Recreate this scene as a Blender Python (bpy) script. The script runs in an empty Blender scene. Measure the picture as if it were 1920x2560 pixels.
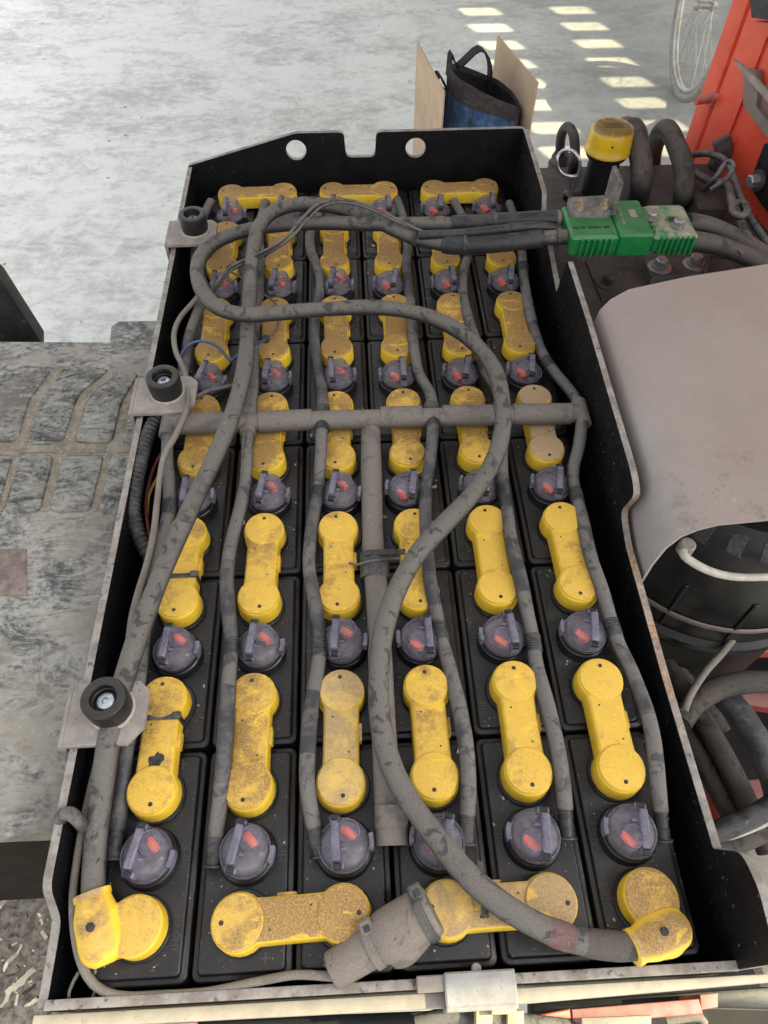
import bpy, bmesh, math, random
from mathutils import Matrix, Vector, Euler
random.seed(7)
SC = bpy.context.scene
COL = SC.collection
R_ = math.radians
# ------------------------------------------------------------------ camera
CAM_LOC = Vector((-0.016554, -0.133854, 0.720386))
CAM_ROT = Euler((0.618463, -0.004169, -0.048332), 'XYZ')
FPX = 1807.2                                   # focal length in pixels of a 1920 x 2560 frame
cd = bpy.data.cameras.new('camera'); cam = bpy.data.objects.new('camera', cd); COL.objects.link(cam)
cam.location = CAM_LOC; cam.rotation_euler = CAM_ROT
cd.sensor_fit = 'VERTICAL'; cd.sensor_height = 24.0; cd.lens = FPX / 2560 * 24.0
cd.clip_start = 0.02; cd.clip_end = 500
SC.camera = cam
# ------------------------------------------------------------------ sky, sun, exposure
SUN_EL = 50.0
w = bpy.data.worlds.new('World'); SC.world = w; w.use_nodes = True
wn = w.node_tree; wn.nodes.clear()
sky = wn.nodes.new('ShaderNodeTexSky'); sky.sky_type = 'NISHITA'; sky.sun_disc = False
sky.sun_elevation = R_(SUN_EL); sky.sun_rotation = R_(90); sky.dust_density = 4.0; sky.air_density = 1.0
hs = wn.nodes.new('ShaderNodeHueSaturation'); hs.inputs['Saturation'].default_value = 0.12
bg = wn.nodes.new('ShaderNodeBackground'); bg.inputs['Strength'].default_value = 0.13
wo = wn.nodes.new('ShaderNodeOutputWorld')
wn.links.new(sky.outputs[0], hs.inputs['Color']); wn.links.new(hs.outputs[0], bg.inputs[0]); wn.links.new(bg.outputs[0], wo.inputs[0])
sd = bpy.data.lights.new('sun', 'SUN'); sd.energy = 2.3; sd.angle = R_(0.4); sd.color = (1.0, 0.90, 0.55)
sun = bpy.data.objects.new('sun', sd); COL.objects.link(sun); sun.rotation_euler = (0, R_(90 - SUN_EL), 0); sun.location = (6, 0, 6)
SC.view_settings.view_transform = 'Standard'; SC.view_settings.look = 'None'
SC.view_settings.exposure = 1.75; SC.view_settings.gamma = 1.0
SC.view_settings.use_curve_mapping = False

# ------------------------------------------------------------------ measuring helper: a photo point on a real plane
CR = CAM_ROT.to_matrix(); K = 1920 / 1659
def D(px, py, x=None, y=None, z=None):
    d = CR @ Vector(((px * K - 960) / FPX, -(py * K - 1280) / FPX, -1.0))
    if z is not None: t = (z - CAM_LOC.z) / d.z
    elif y is not None: t = (y - CAM_LOC.y) / d.y
    else: t = (x - CAM_LOC.x) / d.x
    return CAM_LOC + d * t

# ------------------------------------------------------------------ mesh helpers
class G:
    def __init__(s): s.v = []; s.f = []; s.m = []
    def add(s, vs, fs, M=None, mi=0):
        o = len(s.v)
        for p in vs:
            p = Vector(p); s.v.append(M @ p if M is not None else p)
        for f in fs: s.f.append([i + o for i in f]); s.m.append(mi)
        return s
    def rings(s, rs, cap0=True, cap1=True, M=None, mi=0):
        n = len(rs[0]); vs = [p for r in rs for p in r]; fs = []
        for k in range(len(rs) - 1):
            for i in range(n):
                j = (i + 1) % n
                fs.append([k*n+i, k*n+j, (k+1)*n+j, (k+1)*n+i])
        if cap0: fs.append(list(range(n))[::-1])
        if cap1: fs.append([(len(rs)-1)*n+i for i in range(n)])
        return s.add(vs, fs, M, mi)
    def lathe(s, prof, n=24, M=None, mi=0, cap0=True, cap1=True):
        rs = [[(r*math.cos(2*math.pi*i/n), r*math.sin(2*math.pi*i/n), z) for i in range(n)] for r, z in prof]
        return s.rings(rs, cap0, cap1, M, mi)
    def prism(s, poly, z0, z1, b=0.0, M=None, mi=0, draft=0.0):
        P = ccw(poly)
        lay = [(inset(P, -draft), z0)]
        if b > 0:
            lay += [(P, z1-b), (inset(P, b*0.3), z1-b*0.35), (inset(P, b), z1)]
        else: lay += [(P, z1)]
        return s.rings([[(x, y, z) for x, y in q] for q, z in lay], True, True, M, mi)
    def box(s, c, size, b=0.0, M=None, mi=0):
        sx, sy, sz = [q/2 for q in size]; cx, cy, cz = c
        if b <= 0:
            vs = [(cx+a*sx, cy+e*sy, cz+g*sz) for g in (-1, 1) for a, e in ((-1,-1),(1,-1),(1,1),(-1,1))]
            fs = [[3,2,1,0],[4,5,6,7],[0,1,5,4],[1,2,6,5],[2,3,7,6],[3,0,4,7]]
            return s.add(vs, fs, M, mi)
        def rect(ins, z):
            a, e = sx-ins, sy-ins; c_ = b*0.7; out = []
            for (ux, uy) in ((1,1),(-1,1),(-1,-1),(1,-1)):
                if ux*uy > 0: out += [(cx+ux*a, cy+uy*(e-c_), z), (cx+ux*(a-c_), cy+uy*e, z)]
                else: out += [(cx+ux*(a-c_), cy+uy*e, z), (cx+ux*a, cy+uy*(e-c_), z)]
            return out
        return s.rings([rect(b, cz-sz), rect(0, cz-sz+b), rect(0, cz+sz-b), rect(b, cz+sz)], True, True, M, mi)
    def tube(s, pts, r, n=12, caps=True, mi=0):
        pts = [Vector(p) for p in pts]; N = len(pts)
        rad = r if callable(r) else (lambda k: r)
        t0 = (pts[1]-pts[0]).normalized()
        up = Vector((0,0,1)) if abs(t0.z) < 0.9 else Vector((1,0,0))
        nrm = (up - t0*up.dot(t0)).normalized(); rs = []
        for i in range(N):
            t = (pts[min(i+1,N-1)]-pts[max(i-1,0)]).normalized()
            nrm = (nrm - t*nrm.dot(t)).normalized(); bn = t.cross(nrm); q = rad(i)
            rs.append([pts[i] + (nrm*math.cos(2*math.pi*k/n) + bn*math.sin(2*math.pi*k/n))*q for k in range(n)])
        return s.rings(rs, caps, caps, None, mi)
    def build(s, name, mats, parent=None, loc=None, ang=40, smooth=True):
        off = Vector(loc) if loc is not None else Vector((0,0,0))
        if parent is not None:
            q = parent; off = Vector((0,0,0))
            while q is not None: off = off + q.location; q = q.parent
        me = bpy.data.meshes.new(name)
        me.from_pydata([tuple(p-off) for p in s.v], [], s.f)
        fin(me, mats, s.m, ang, smooth)
        return link(name, me, parent, loc)
    def local(s, name, mats, ang=40, smooth=True):
        me = bpy.data.meshes.new(name); me.from_pydata([tuple(p) for p in s.v], [], s.f); fin(me, mats, s.m, ang, smooth); return me
def fin(me, mats, mi, ang, smooth):
    if not isinstance(mats, (list, tuple)): mats = [mats]
    for m in mats: me.materials.append(m)
    if mi and len(mats) > 1: me.polygons.foreach_set('material_index', mi)
    bm = bmesh.new(); bm.from_mesh(me); bmesh.ops.recalc_face_normals(bm, faces=bm.faces); bm.to_mesh(me); bm.free()
    if smooth:
        me.polygons.foreach_set('use_smooth', [True]*len(me.polygons)); me.set_sharp_from_angle(angle=R_(ang))
    me.update()
def link(name, data, parent=None, loc=None, rz=0, col=None):
    o = bpy.data.objects.new(name, data); COL.objects.link(o)
    if parent is not None: o.parent = parent
    if loc is not None: o.location = loc
    o.rotation_euler[2] = rz
    if col: o.color = col
    return o
def tag(o, label=None, cat=None, group=None, kind=None):
    if label: o['label'] = label
    if cat: o['category'] = cat
    if group: o['group'] = group
    if kind: o['kind'] = kind
    return o
def empty(name, loc, rz=0):
    o = link(name, None, None, loc, rz); o.empty_display_size = 0.01; return o
def ccw(p):
    a = sum(p[i][0]*p[(i+1)%len(p)][1]-p[(i+1)%len(p)][0]*p[i][1] for i in range(len(p)))
    return [(q[0], q[1]) for q in (p if a > 0 else p[::-1])]
def inset(P, d):
    if d == 0: return P
    n = len(P); out = []
    for i in range(n):
        a = Vector(P[i-1]); b = Vector(P[i]); c = Vector(P[(i+1)%n])
        e1 = (b-a).normalized(); e2 = (c-b).normalized()
        n1 = Vector((-e1.y, e1.x)); n2 = Vector((-e2.y, e2.x)); m = n1+n2
        if m.length < 1e-6: m = n1
        m = m.normalized(); k = max(0.35, m.dot(n1)); q = b + m*(d/k); out.append((q.x, q.y))
    return out
def rrect(w_, h_, r, n=4, cx=0, cy=0):
    out = []
    for k, (sx, sy) in enumerate(((1,1),(-1,1),(-1,-1),(1,-1))):
        for i in range(n+1):
            a = math.pi/2*(k + i/n)
            out.append((cx+sx*(w_/2-r)+r*math.cos(a), cy+sy*(h_/2-r)+r*math.sin(a)))
    return out
def circ(r, n=24, cx=0, cy=0): return [(cx+r*math.cos(2*math.pi*i/n), cy+r*math.sin(2*math.pi*i/n)) for i in range(n)]
def roundpoly(P, r, n=4):
    """P: list of (x,y) or (x,y,radius)"""
    out = []; N = len(P)
    for i in range(N):
        a = Vector(P[i-1][:2]); b = Vector(P[i][:2]); c = Vector(P[(i+1)%N][:2]); rr = P[i][2] if len(P[i]) > 2 else r
        u = (a-b); v = (c-b); l = min(rr, u.length*0.49, v.length*0.49)
        if l < 1e-6: out.append(tuple(b)); continue
        p0 = b+u.normalized()*l; p1 = b+v.normalized()*l
        for k in range(n+1):
            t = k/n; q = p0*(1-t)**2 + b*2*t*(1-t) + p1*t*t; out.append((q.x, q.y))
    return out
def plate_mesh(name, outline, holes, th, mats, M=None, bev=0.0008):
    """flat plate with holes; faces get slot 0, cut edges slot 1"""
    cu = bpy.data.curves.new(name, 'CURVE'); cu.dimensions = '2D'; cu.fill_mode = 'BOTH'; cu.extrude = th/2-bev; cu.bevel_depth = bev; cu.bevel_resolution = 1; cu.offset = -bev
    for P in [outline]+holes:
        sp = cu.splines.new('POLY'); sp.points.add(len(P)-1); sp.use_cyclic_u = True
        for i, q in enumerate(P): sp.points[i].co = (q[0], q[1], 0, 1)
    o = bpy.data.objects.new(name, cu); COL.objects.link(o)
    dg = bpy.context.evaluated_depsgraph_get(); me = bpy.data.meshes.new_from_object(o.evaluated_get(dg))
    bpy.data.objects.remove(o); bpy.data.curves.remove(cu)
    me.materials.clear()
    for m in mats: me.materials.append(m)
    for p in me.polygons: p.material_index = 0 if abs(p.normal.z) > 0.9 or len(mats) < 2 else 1; p.use_smooth = False
    if M is not None: me.transform(M)
    me.name = name
    return me
def text_mesh(name, body, size, ext, mat):
    cu = bpy.data.curves.new(name, 'FONT'); cu.body = body; cu.size = size; cu.extrude = ext; cu.align_x = 'CENTER'; cu.align_y = 'CENTER'; cu.resolution_u = 2
    o = bpy.data.objects.new(name, cu); COL.objects.link(o)
    dg = bpy.context.evaluated_depsgraph_get(); me = bpy.data.meshes.new_from_object(o.evaluated_get(dg))
    bpy.data.objects.remove(o); bpy.data.curves.remove(cu)
    me.materials.clear(); me.materials.append(mat); me.name = name
    return me
def spline(pts, step=0.008):
    P = [Vector(p) for p in pts]; out = []
    for i in range(len(P)-1):
        p0 = P[max(i-1,0)]; p1 = P[i]; p2 = P[i+1]; p3 = P[min(i+2,len(P)-1)]
        if i == 0: p0 = p1*2-p2
        if i == len(P)-2: p3 = p2*2-p1
        n = max(2, int((p2-p1).length/step))
        for k in range(n):
            t = k/n
            out.append(0.5*((2*p1)+(p2-p0)*t+(2*p0-5*p1+4*p2-p3)*t*t+(3*p1-p0-3*p2+p3)*t**3))
    out.append(P[-1]); return out

# ------------------------------------------------------------------ materials
class N:
    def __init__(s, name):
        s.m = bpy.data.materials.new(name); s.m.use_nodes = True; s.t = s.m.node_tree; s.t.nodes.clear()
        s.out = s.t.nodes.new('ShaderNodeOutputMaterial'); s.geo = s.t.nodes.new('ShaderNodeNewGeometry')
        s.b = s.t.nodes.new('ShaderNodeBsdfPrincipled'); s.t.links.new(s.b.outputs[0], s.out.inputs[0]); s.pos = s.geo.outputs['Position']
    def lk(s, a, b): s.t.links.new(a, b)
    def setv(s, sock, v):
        if hasattr(v, 'is_output'): s.lk(v, sock)
        elif isinstance(v, (tuple, list)) and len(v) == 3 and sock.type == 'RGBA': sock.default_value = (*v, 1)
        else: sock.default_value = v
    def math(s, op, a, b=0.0, clamp=False):
        n = s.t.nodes.new('ShaderNodeMath'); n.operation = op; n.use_clamp = clamp; s.setv(n.inputs[0], a); s.setv(n.inputs[1], b); return n.outputs[0]
    def noise(s, scale, detail=4, rough=0.6, vec=None, dist=0.0):
        n = s.t.nodes.new('ShaderNodeTexNoise'); n.inputs['Scale'].default_value = scale; n.inputs['Detail'].default_value = detail
        n.inputs['Roughness'].default_value = rough; n.inputs['Distortion'].default_value = dist; s.lk(vec if vec is not None else s.pos, n.inputs['Vector']); return n.outputs[0]
    def voro(s, scale, vec=None, feat='F1'):
        n = s.t.nodes.new('ShaderNodeTexVoronoi'); n.feature = feat; n.inputs['Scale'].default_value = scale; s.lk(vec if vec is not None else s.pos, n.inputs['Vector']); return n.outputs['Distance']
    def ramp(s, f, a, b, lo=0.0, hi=1.0):
        n = s.t.nodes.new('ShaderNodeMapRange'); n.interpolation_type = 'SMOOTHSTEP'
        s.setv(n.inputs[0], f); n.inputs[1].default_value = a; n.inputs[2].default_value = b; s.setv(n.inputs[3], lo); s.setv(n.inputs[4], hi); return n.outputs[0]
    def mix(s, f, a, b):
        n = s.t.nodes.new('ShaderNodeMix'); n.data_type = 'RGBA'; s.setv(n.inputs[0], f); s.setv(n.inputs[6], a); s.setv(n.inputs[7], b); return n.outputs[2]
    def scaled(s, sx, sy, sz, vec=None, rz=0):
        n = s.t.nodes.new('ShaderNodeMapping'); n.inputs['Scale'].default_value = (sx, sy, sz); n.inputs['Rotation'].default_value = (0, 0, rz)
        s.lk(vec if vec is not None else s.pos, n.inputs['Vector']); return n.outputs[0]
    def up(s, a=0.3, b=0.9):
        n = s.t.nodes.new('ShaderNodeSeparateXYZ'); s.lk(s.geo.outputs['Normal'], n.inputs[0]); return s.ramp(n.outputs[2], a, b)
    def sep(s, v):
        n = s.t.nodes.new('ShaderNodeSeparateXYZ'); s.lk(v, n.inputs[0]); return n.outputs
    def info(s):
        n = s.t.nodes.new('ShaderNodeObjectInfo'); c = s.t.nodes.new('ShaderNodeSeparateColor'); s.lk(n.outputs['Color'], c.inputs[0]); return n.outputs['Random'], c.outputs
    def objvec(s):
        n = s.t.nodes.new('ShaderNodeTexCoord'); return n.outputs['Object']
    def bump(s, h, strength=0.3, dist=0.001):
        n = s.t.nodes.new('ShaderNodeBump'); n.inputs['Strength'].default_value = strength; n.inputs['Distance'].default_value = dist; s.lk(h, n.inputs['Height']); s.lk(n.outputs[0], s.b.inputs['Normal']); return n
    def fin(s, col=None, rough=None, metal=None, spec=None):
        if col is not None: s.setv(s.b.inputs['Base Color'], col)
        if rough is not None: s.setv(s.b.inputs['Roughness'], rough)
        if metal is not None: s.setv(s.b.inputs['Metallic'], metal)
        if spec is not None: s.setv(s.b.inputs['Specular IOR Level'], spec)
        return s.m

def m_cell():
    n = N('black_cell_plastic'); a = n.noise(14, 5); sp = n.noise(420, 2, 0.5); d = n.noise(60, 5, 0.7)
    dust = n.math('MULTIPLY', n.up(0.6, 0.98), n.ramp(d, 0.42, 0.8, 0.0, 0.20))
    c = n.mix(n.ramp(a, 0.35, 0.7), (0.0075, 0.0075, 0.0085), (0.014, 0.0105, 0.0100))
    c = n.mix(dust, c, (0.13, 0.11, 0.10))
    fl = n.math('MULTIPLY', n.ramp(sp, 0.70, 0.75), n.up(0.6, 0.98)); c = n.mix(fl, c, (0.45, 0.42, 0.38))
    n.bump(n.noise(900, 2), 0.25, 0.0006)
    return n.fin(c, n.ramp(d, 0.3, 0.75, 0.34, 0.6))
def m_letter():
    n = N('embossed_plastic'); return n.fin((0.045, 0.043, 0.041), 0.5)
def m_yellow():
    n = N('dusty_yellow_plastic'); rnd, c3 = n.info(); u = n.up(0.45, 0.9)
    off = n.t.nodes.new('ShaderNodeVectorMath'); off.operation = 'ADD'; n.lk(n.pos, off.inputs[0])
    cx = n.t.nodes.new('ShaderNodeCombineXYZ'); n.lk(n.math('MULTIPLY', rnd, 31.0), cx.inputs[0]); n.lk(n.math('MULTIPLY', rnd, 17.0), cx.inputs[1]); n.lk(cx.outputs[0], off.inputs[1]); v = off.outputs[0]
    big = n.noise(24, 4, 0.6, v, 0.6); mid = n.noise(95, 5, 0.7, v); fine = n.noise(520, 3, 0.75, v); grain = n.noise(1100, 2, 0.7, v)
    clean = n.mix(n.ramp(mid, 0.3, 0.7), (0.87, 0.575, 0.040), (0.80, 0.51, 0.045))
    # even film of dust on everything that faces up, heavier with the object's dust level
    gr = n.math('ADD', n.math('MULTIPLY', grain, 0.5), n.math('MULTIPLY', fine, 0.5))
    film = n.math('MULTIPLY', u, n.math('ADD', 0.28, n.math('MULTIPLY', c3[0], 0.62)))
    film = n.math('MULTIPLY', film, n.ramp(gr, 0.32, 0.58, 0.62, 1.0))
    fc = n.mix(n.ramp(gr, 0.36, 0.62), (0.55, 0.315, 0.085), (0.36, 0.200, 0.075))
    fc = n.mix(c3[1], fc, (0.47, 0.33, 0.19))
    col = n.mix(film, clean, fc)
    # heavier brown grime in patches
    f = n.math('ADD', n.math('MULTIPLY', big, 0.72), n.math('MULTIPLY', mid, 0.38))
    lo = n.math('SUBTRACT', f, n.math('SUBTRACT', 0.86, n.math('MULTIPLY', c3[0], 0.50)))
    pat = n.math('MULTIPLY', n.math('MULTIPLY', n.ramp(lo, -0.10, 0.10), u), n.ramp(fine, 0.3, 0.62, 0.35, 0.95))
    col = n.mix(pat, col, n.mix(c3[1], (0.215, 0.120, 0.050), (0.36, 0.26, 0.17)))
    spk = n.math('MULTIPLY', n.ramp(n.noise(360, 3, 0.7, v), 0.65, 0.71), n.math('MULTIPLY', u, n.ramp(big, 0.35, 0.6, 0.3, 1.0)))
    col = n.mix(n.math('MULTIPLY', spk, 0.8), col, (0.07, 0.045, 0.02))
    sm = n.math('MULTIPLY', n.ramp(n.noise(60, 6, 0.75, v, 1.0), 0.57, 0.72), n.math('MULTIPLY', u, c3[2]))
    col = n.mix(n.math('MULTIPLY', sm, 0.8), col, (0.085, 0.055, 0.03))
    wp = n.ramp(n.noise(34, 3, 0.55, n.scaled(1.0, 2.3, 1, v, 0.6), 0.9), 0.60, 0.70)
    col = n.mix(n.math('MULTIPLY', n.math('MULTIPLY', wp, u), n.ramp(fine, 0.3, 0.6, 0.8, 0.35)), col, (0.87, 0.575, 0.040))
    n.bump(n.math('ADD', fine, n.math('MULTIPLY', film, 0.6)), 0.3, 0.0006)
    return n.fin(col, n.math('ADD', 0.40, n.math('MULTIPLY', film, 0.45)), None, 0.4)
def m_rubber(name, base, dustc, amount, fine=240, shine=0.55):
    n = N(name); big = n.noise(24, 5, 0.65, None, 0.5); mid = n.noise(110, 5, 0.7); fn = n.noise(fine*4, 2)
    d = n.math('MULTIPLY', n.up(-0.35, 0.8), n.ramp(n.math('ADD', n.math('MULTIPLY', big, 0.65), n.math('MULTIPLY', mid, 0.35)), 0.50-0.26*amount, 0.62-0.18*amount, 0.12*amount, 1.0))  # dust settles on top; its falloff also paints lit tops and shaded flanks
    c = n.mix(d, base, n.mix(n.ramp(fn, 0.3, 0.7), dustc, tuple(q*0.68 for q in dustc)))
    dk = n.ramp(n.noise(42, 4, 0.6, None, 1.2), 0.54, 0.62); c = n.mix(n.math('MULTIPLY', dk, 0.72), c, tuple(q*1.1 for q in base))
    sc = n.ramp(n.noise(120, 4, 0.65, None, 1.5), 0.66, 0.71); c = n.mix(n.math('MULTIPLY', sc, 0.6), c, tuple(min(1, q*1.7) for q in dustc))
    nk = n.ramp(n.noise(170, 2, 0.5, n.scaled(1, 0.5, 1)), 0.70, 0.73); c = n.mix(n.math('MULTIPLY', nk, 0.8), c, tuple(q*0.7 for q in base))
    n.bump(n.math('ADD', n.noise(300, 3), n.math('MULTIPLY', mid, 1.5)), 0.3, 0.0012)
    return n.fin(c, n.ramp(d, 0, 1, shine, 0.85), None, 0.35)
def m_tray():
    n = N('black_painted_steel'); a = n.noise(30, 5, 0.7); st = n.noise(40, 4, 0.6, n.scaled(0.25, 0.25, 2.2))
    c = n.mix(n.ramp(a, 0.45, 0.75, 0, 0.6), (0.005, 0.005, 0.0062), (0.012, 0.0115, 0.0120))
    c = n.mix(n.ramp(n.noise(210, 3, 0.65), 0.66, 0.72), c, (0.15, 0.14, 0.13))
    c = n.mix(n.ramp(st, 0.62, 0.8, 0, 0.35), c, (0.035, 0.03, 0.028))
    n.bump(n.noise(260, 4), 0.2, 0.001)
    return n.fin(c, n.ramp(a, 0.3, 0.7, 0.48, 0.68), None, 0.22)
def m_edge():
    n = N('worn_dusty_edge'); a = n.noise(45, 6, 0.7); s = n.sep(n.pos)
    c = n.mix(n.ramp(a, 0.35, 0.65), (0.17, 0.145, 0.125), (0.30, 0.275, 0.25))
    c = n.mix(n.ramp(n.noise(130, 4), 0.58, 0.68, 0, 0.8), c, (0.05, 0.045, 0.042))
    right = n.math('MULTIPLY', n.ramp(s[0], 0.2, 0.28), n.math('MULTIPLY', n.ramp(s[1], 0.06, 0.13), n.ramp(s[1], 0.36, 0.30)))
    rust = n.math('MULTIPLY', right, n.ramp(n.noise(38, 6, 0.7), 0.40, 0.62))
    c = n.mix(rust, c, n.mix(n.ramp(n.noise(230, 3), 0.4, 0.6), (0.27, 0.145, 0.075), (0.40, 0.29, 0.19)))
    n.bump(n.noise(350, 4), 0.4, 0.001)
    return n.fin(c, 0.75)
def m_simple(name, c0, c1, scale=60, rough=0.6, bump=0.2, metal=0.0, speck=None, spec=0.4, dust=None, dustamt=0.6):
    n = N(name); a = n.noise(scale, 6, 0.68)
    c = n.mix(n.ramp(a, 0.35, 0.68), c0, c1)
    if dust is not None:
        c = n.mix(n.math('MULTIPLY', n.up(0.2, 0.95), n.ramp(n.noise(scale*0.7, 5, 0.65), 0.3, 0.62, 0, dustamt)), c, dust)
    if speck is not None: c = n.mix(n.ramp(n.noise(scale*6, 3, 0.6), 0.66, 0.72), c, speck)
    if bump: n.bump(n.noise(scale*5, 4), bump, 0.001)
    return n.fin(c, rough, metal, spec)
def m_clear():
    n = N('clear_smoky_plastic'); n.b.inputs['Base Color'].default_value = (0.42, 0.40, 0.46, 1); n.b.inputs['Roughness'].default_value = 0.09
    tr = n.t.nodes.new('ShaderNodeBsdfTransparent'); tr.inputs[0].default_value = (0.96, 0.95, 0.975, 1)
    mx = n.t.nodes.new('ShaderNodeMixShader'); lw = n.t.nodes.new('ShaderNodeLayerWeight'); lw.inputs['Blend'].default_value = 0.25
    dirt = n.math('MULTIPLY', n.up(0.2, 0.95), n.ramp(n.noise(160, 5, 0.7), 0.4, 0.75, 0.01, 0.17))
    f = n.math('ADD', n.math('MULTIPLY', lw.outputs['Fresnel'], 0.6), n.math('ADD', 0.06, dirt), True)
    n.lk(f, mx.inputs[0]); n.lk(tr.outputs[0], mx.inputs[1]); n.lk(n.b.outputs[0], mx.inputs[2]); n.lk(mx.outputs[0], n.out.inputs[0])
    n.b.inputs['Specular IOR Level'].default_value = 0.6
    return n.m
def m_bar():
    n = N('violet_grey_plastic'); a = n.noise(90, 4); s = n.mix(n.ramp(a, 0.3, 0.7), (0.33, 0.315, 0.385), (0.21, 0.20, 0.245))
    n.fin(s, 0.3, None, 0.5)
    tr = n.t.nodes.new('ShaderNodeBsdfTransparent'); tr.inputs[0].default_value = (0.7, 0.67, 0.78, 1)
    mx = n.t.nodes.new('ShaderNodeMixShader'); mx.inputs[0].default_value = 0.46
    n.lk(tr.outputs[0], mx.inputs[1]); n.lk(n.b.outputs[0], mx.inputs[2]); n.lk(mx.outputs[0], n.out.inputs[0]); return n.m
def m_concrete():
    n = N('concrete_floor'); s = n.sep(n.pos)
    v1 = n.scaled(1.0, 2.1, 1, None, 0.5); v2 = n.scaled(1.0, 1.7, 1, None, -0.35)
    a = n.noise(1.3, 8, 0.68, v1, 0.9); b = n.noise(5.5, 8, 0.72, v2, 1.0); c = n.noise(26, 6, 0.7)
    f = n.math('ADD', n.math('MULTIPLY', a, 0.40), n.math('ADD', n.math('MULTIPLY', b, 0.38), n.math('MULTIPLY', c, 0.25)))
    col = n.mix(n.ramp(f, 0.40, 0.57), (0.39, 0.40, 0.375), (0.63, 0.64, 0.61))
    col = n.mix(n.ramp(n.noise(13, 9, 0.75, v1, 1.4), 0.56, 0.66, 0, 0.5), col, (0.74, 0.745, 0.73))
    pit = n.math('MULTIPLY', n.ramp(n.voro(9.0), 0.10, 0.04), n.ramp(n.noise(2.5, 2), 0.45, 0.55)); col = n.mix(n.math('MULTIPLY', pit, 0.8), col, (0.17, 0.16, 0.14))
    col = n.mix(n.ramp(n.noise(3.6, 7, 0.75, v1, 2.2), 0.54, 0.70, 0, 0.42), col, (0.76, 0.765, 0.755))
    col = n.mix(n.ramp(n.noise(2.2, 6, 0.7), 0.60, 0.75, 0, 0.5), col, (0.47, 0.50, 0.475))
    col = n.mix(n.ramp(n.noise(34, 4, 0.6, v2), 0.67, 0.73, 0, 0.75), col, (0.20, 0.19, 0.165))
    col = n.mix(n.ramp(n.noise(9, 6, 0.7), 0.66, 0.76, 0, 0.6), col, (0.30, 0.305, 0.275))
    right_shade = n.math('MULTIPLY', n.ramp(n.noise(0.9, 4), 0.3, 0.6, 0.3, 1.0), n.ramp(s[0], 0.15, 1.3)); col = n.mix(n.math('MULTIPLY', right_shade, 0.62), col, (0.22, 0.22, 0.21))  # floor darkened towards the right: weaker light there painted into the colour
    # trodden dirt around the truck's side
    dirt = n.math('MULTIPLY', n.ramp(s[1], 0.9, 0.35), n.ramp(s[0], 0.1, -0.2))
    dc = n.mix(n.ramp(n.noise(60, 6, 0.75), 0.35, 0.65), (0.085, 0.072, 0.056), (0.26, 0.23, 0.19))
    dc = n.mix(n.ramp(n.noise(210, 4, 0.7), 0.62, 0.7), dc, (0.42, 0.38, 0.31)); dc = n.mix(n.ramp(n.noise(18, 3), 0.66, 0.72, 0, 0.7), dc, (0.17, 0.055, 0.045))
    col = n.mix(dirt, col, dc)
    n.bump(n.math('ADD', n.noise(70, 6, 0.7), b), 0.3, 0.004)
    return n.fin(col, 0.7, None, 0.3)
def m_mat(name='worn_rubber_mat', dk=1.0, tan=0.75):
    n = N(name); v = n.scaled(1.0, 2.4, 1, None, 0.7)
    a = n.noise(6, 8, 0.7, None, 1.2); b = n.noise(15, 10, 0.74, v, 3.2); c = n.noise(170, 5, 0.75)
    f = n.math('ADD', n.math('MULTIPLY', a, 0.36), n.math('ADD', n.math('MULTIPLY', b, 0.45), n.math('MULTIPLY', c, 0.20)))
    col = n.mix(n.ramp(f, 0.43, 0.56), (0.066*dk, 0.068*dk, 0.072*dk), (0.33*dk**0.5, 0.32*dk**0.5, 0.285*dk**0.5))
    col = n.mix(n.ramp(n.noise(13, 6, 0.7, None, 0.5), 0.44, 0.62, 0, tan), col, (0.275, 0.245, 0.20))
    col = n.mix(n.ramp(b, 0.60, 0.72, 0, 0.8), col, (0.50, 0.49, 0.46))
    col = n.mix(n.ramp(n.noise(7, 4), 0.62, 0.72, 0, 0.85), col, (0.12, 0.095, 0.07))
    n.bump(n.math('ADD', b, n.math('MULTIPLY', c, 0.6)), 0.45, 0.0025)
    return n.fin(col, 0.72, None, 0.35)
def m_sand():
    n = N('sandy_dirt'); c = n.mix(n.ramp(n.noise(75, 6, 0.7), 0.35, 0.65), (0.165, 0.142, 0.112), (0.27, 0.238, 0.19)); c = n.mix(n.ramp(n.noise(300, 3), 0.64, 0.7), c, (0.42, 0.38, 0.32)); n.bump(n.noise(250, 5), 0.6, 0.002); return n.fin(c, 0.95, None, 0.1)
M = {}
M['cell'] = m_cell(); M['letter'] = m_letter(); M['yellow'] = m_yellow(); M['tray'] = m_tray(); M['edge'] = m_edge()
M['cable'] = m_rubber('dusty_cable_rubber', (0.024, 0.024, 0.026), (0.152, 0.138, 0.121), 0.8)
M['hose'] = m_rubber('dusty_grey_hose', (0.036, 0.036, 0.040), (0.168, 0.156, 0.142), 0.7)
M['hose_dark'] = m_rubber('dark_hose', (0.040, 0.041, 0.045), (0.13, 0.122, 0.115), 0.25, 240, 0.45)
M['coupling'] = m_rubber('black_coupling', (0.026, 0.026, 0.028), (0.10, 0.095, 0.088), 0.2, 240, 0.4)
M['pipe'] = m_rubber('taupe_pipe', (0.105, 0.090, 0.080), (0.200, 0.175, 0.155), 1.0, 240, 0.5)
M['sleeve'] = m_rubber('black_shrink_sleeve', (0.020, 0.021, 0.024), (0.075, 0.070, 0.066), 0.2, 240, 0.38)
M['boot'] = m_rubber('dusty_boot_rubber', (0.11, 0.085, 0.07), (0.23, 0.195, 0.165), 1.0)
M['wire'] = m_rubber('thin_wire', (0.035, 0.034, 0.034), (0.16, 0.14, 0.125), 0.6)
M['wire_tan'] = m_rubber('tan_wire', (0.14, 0.125, 0.105), (0.24, 0.21, 0.175), 0.9)
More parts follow.
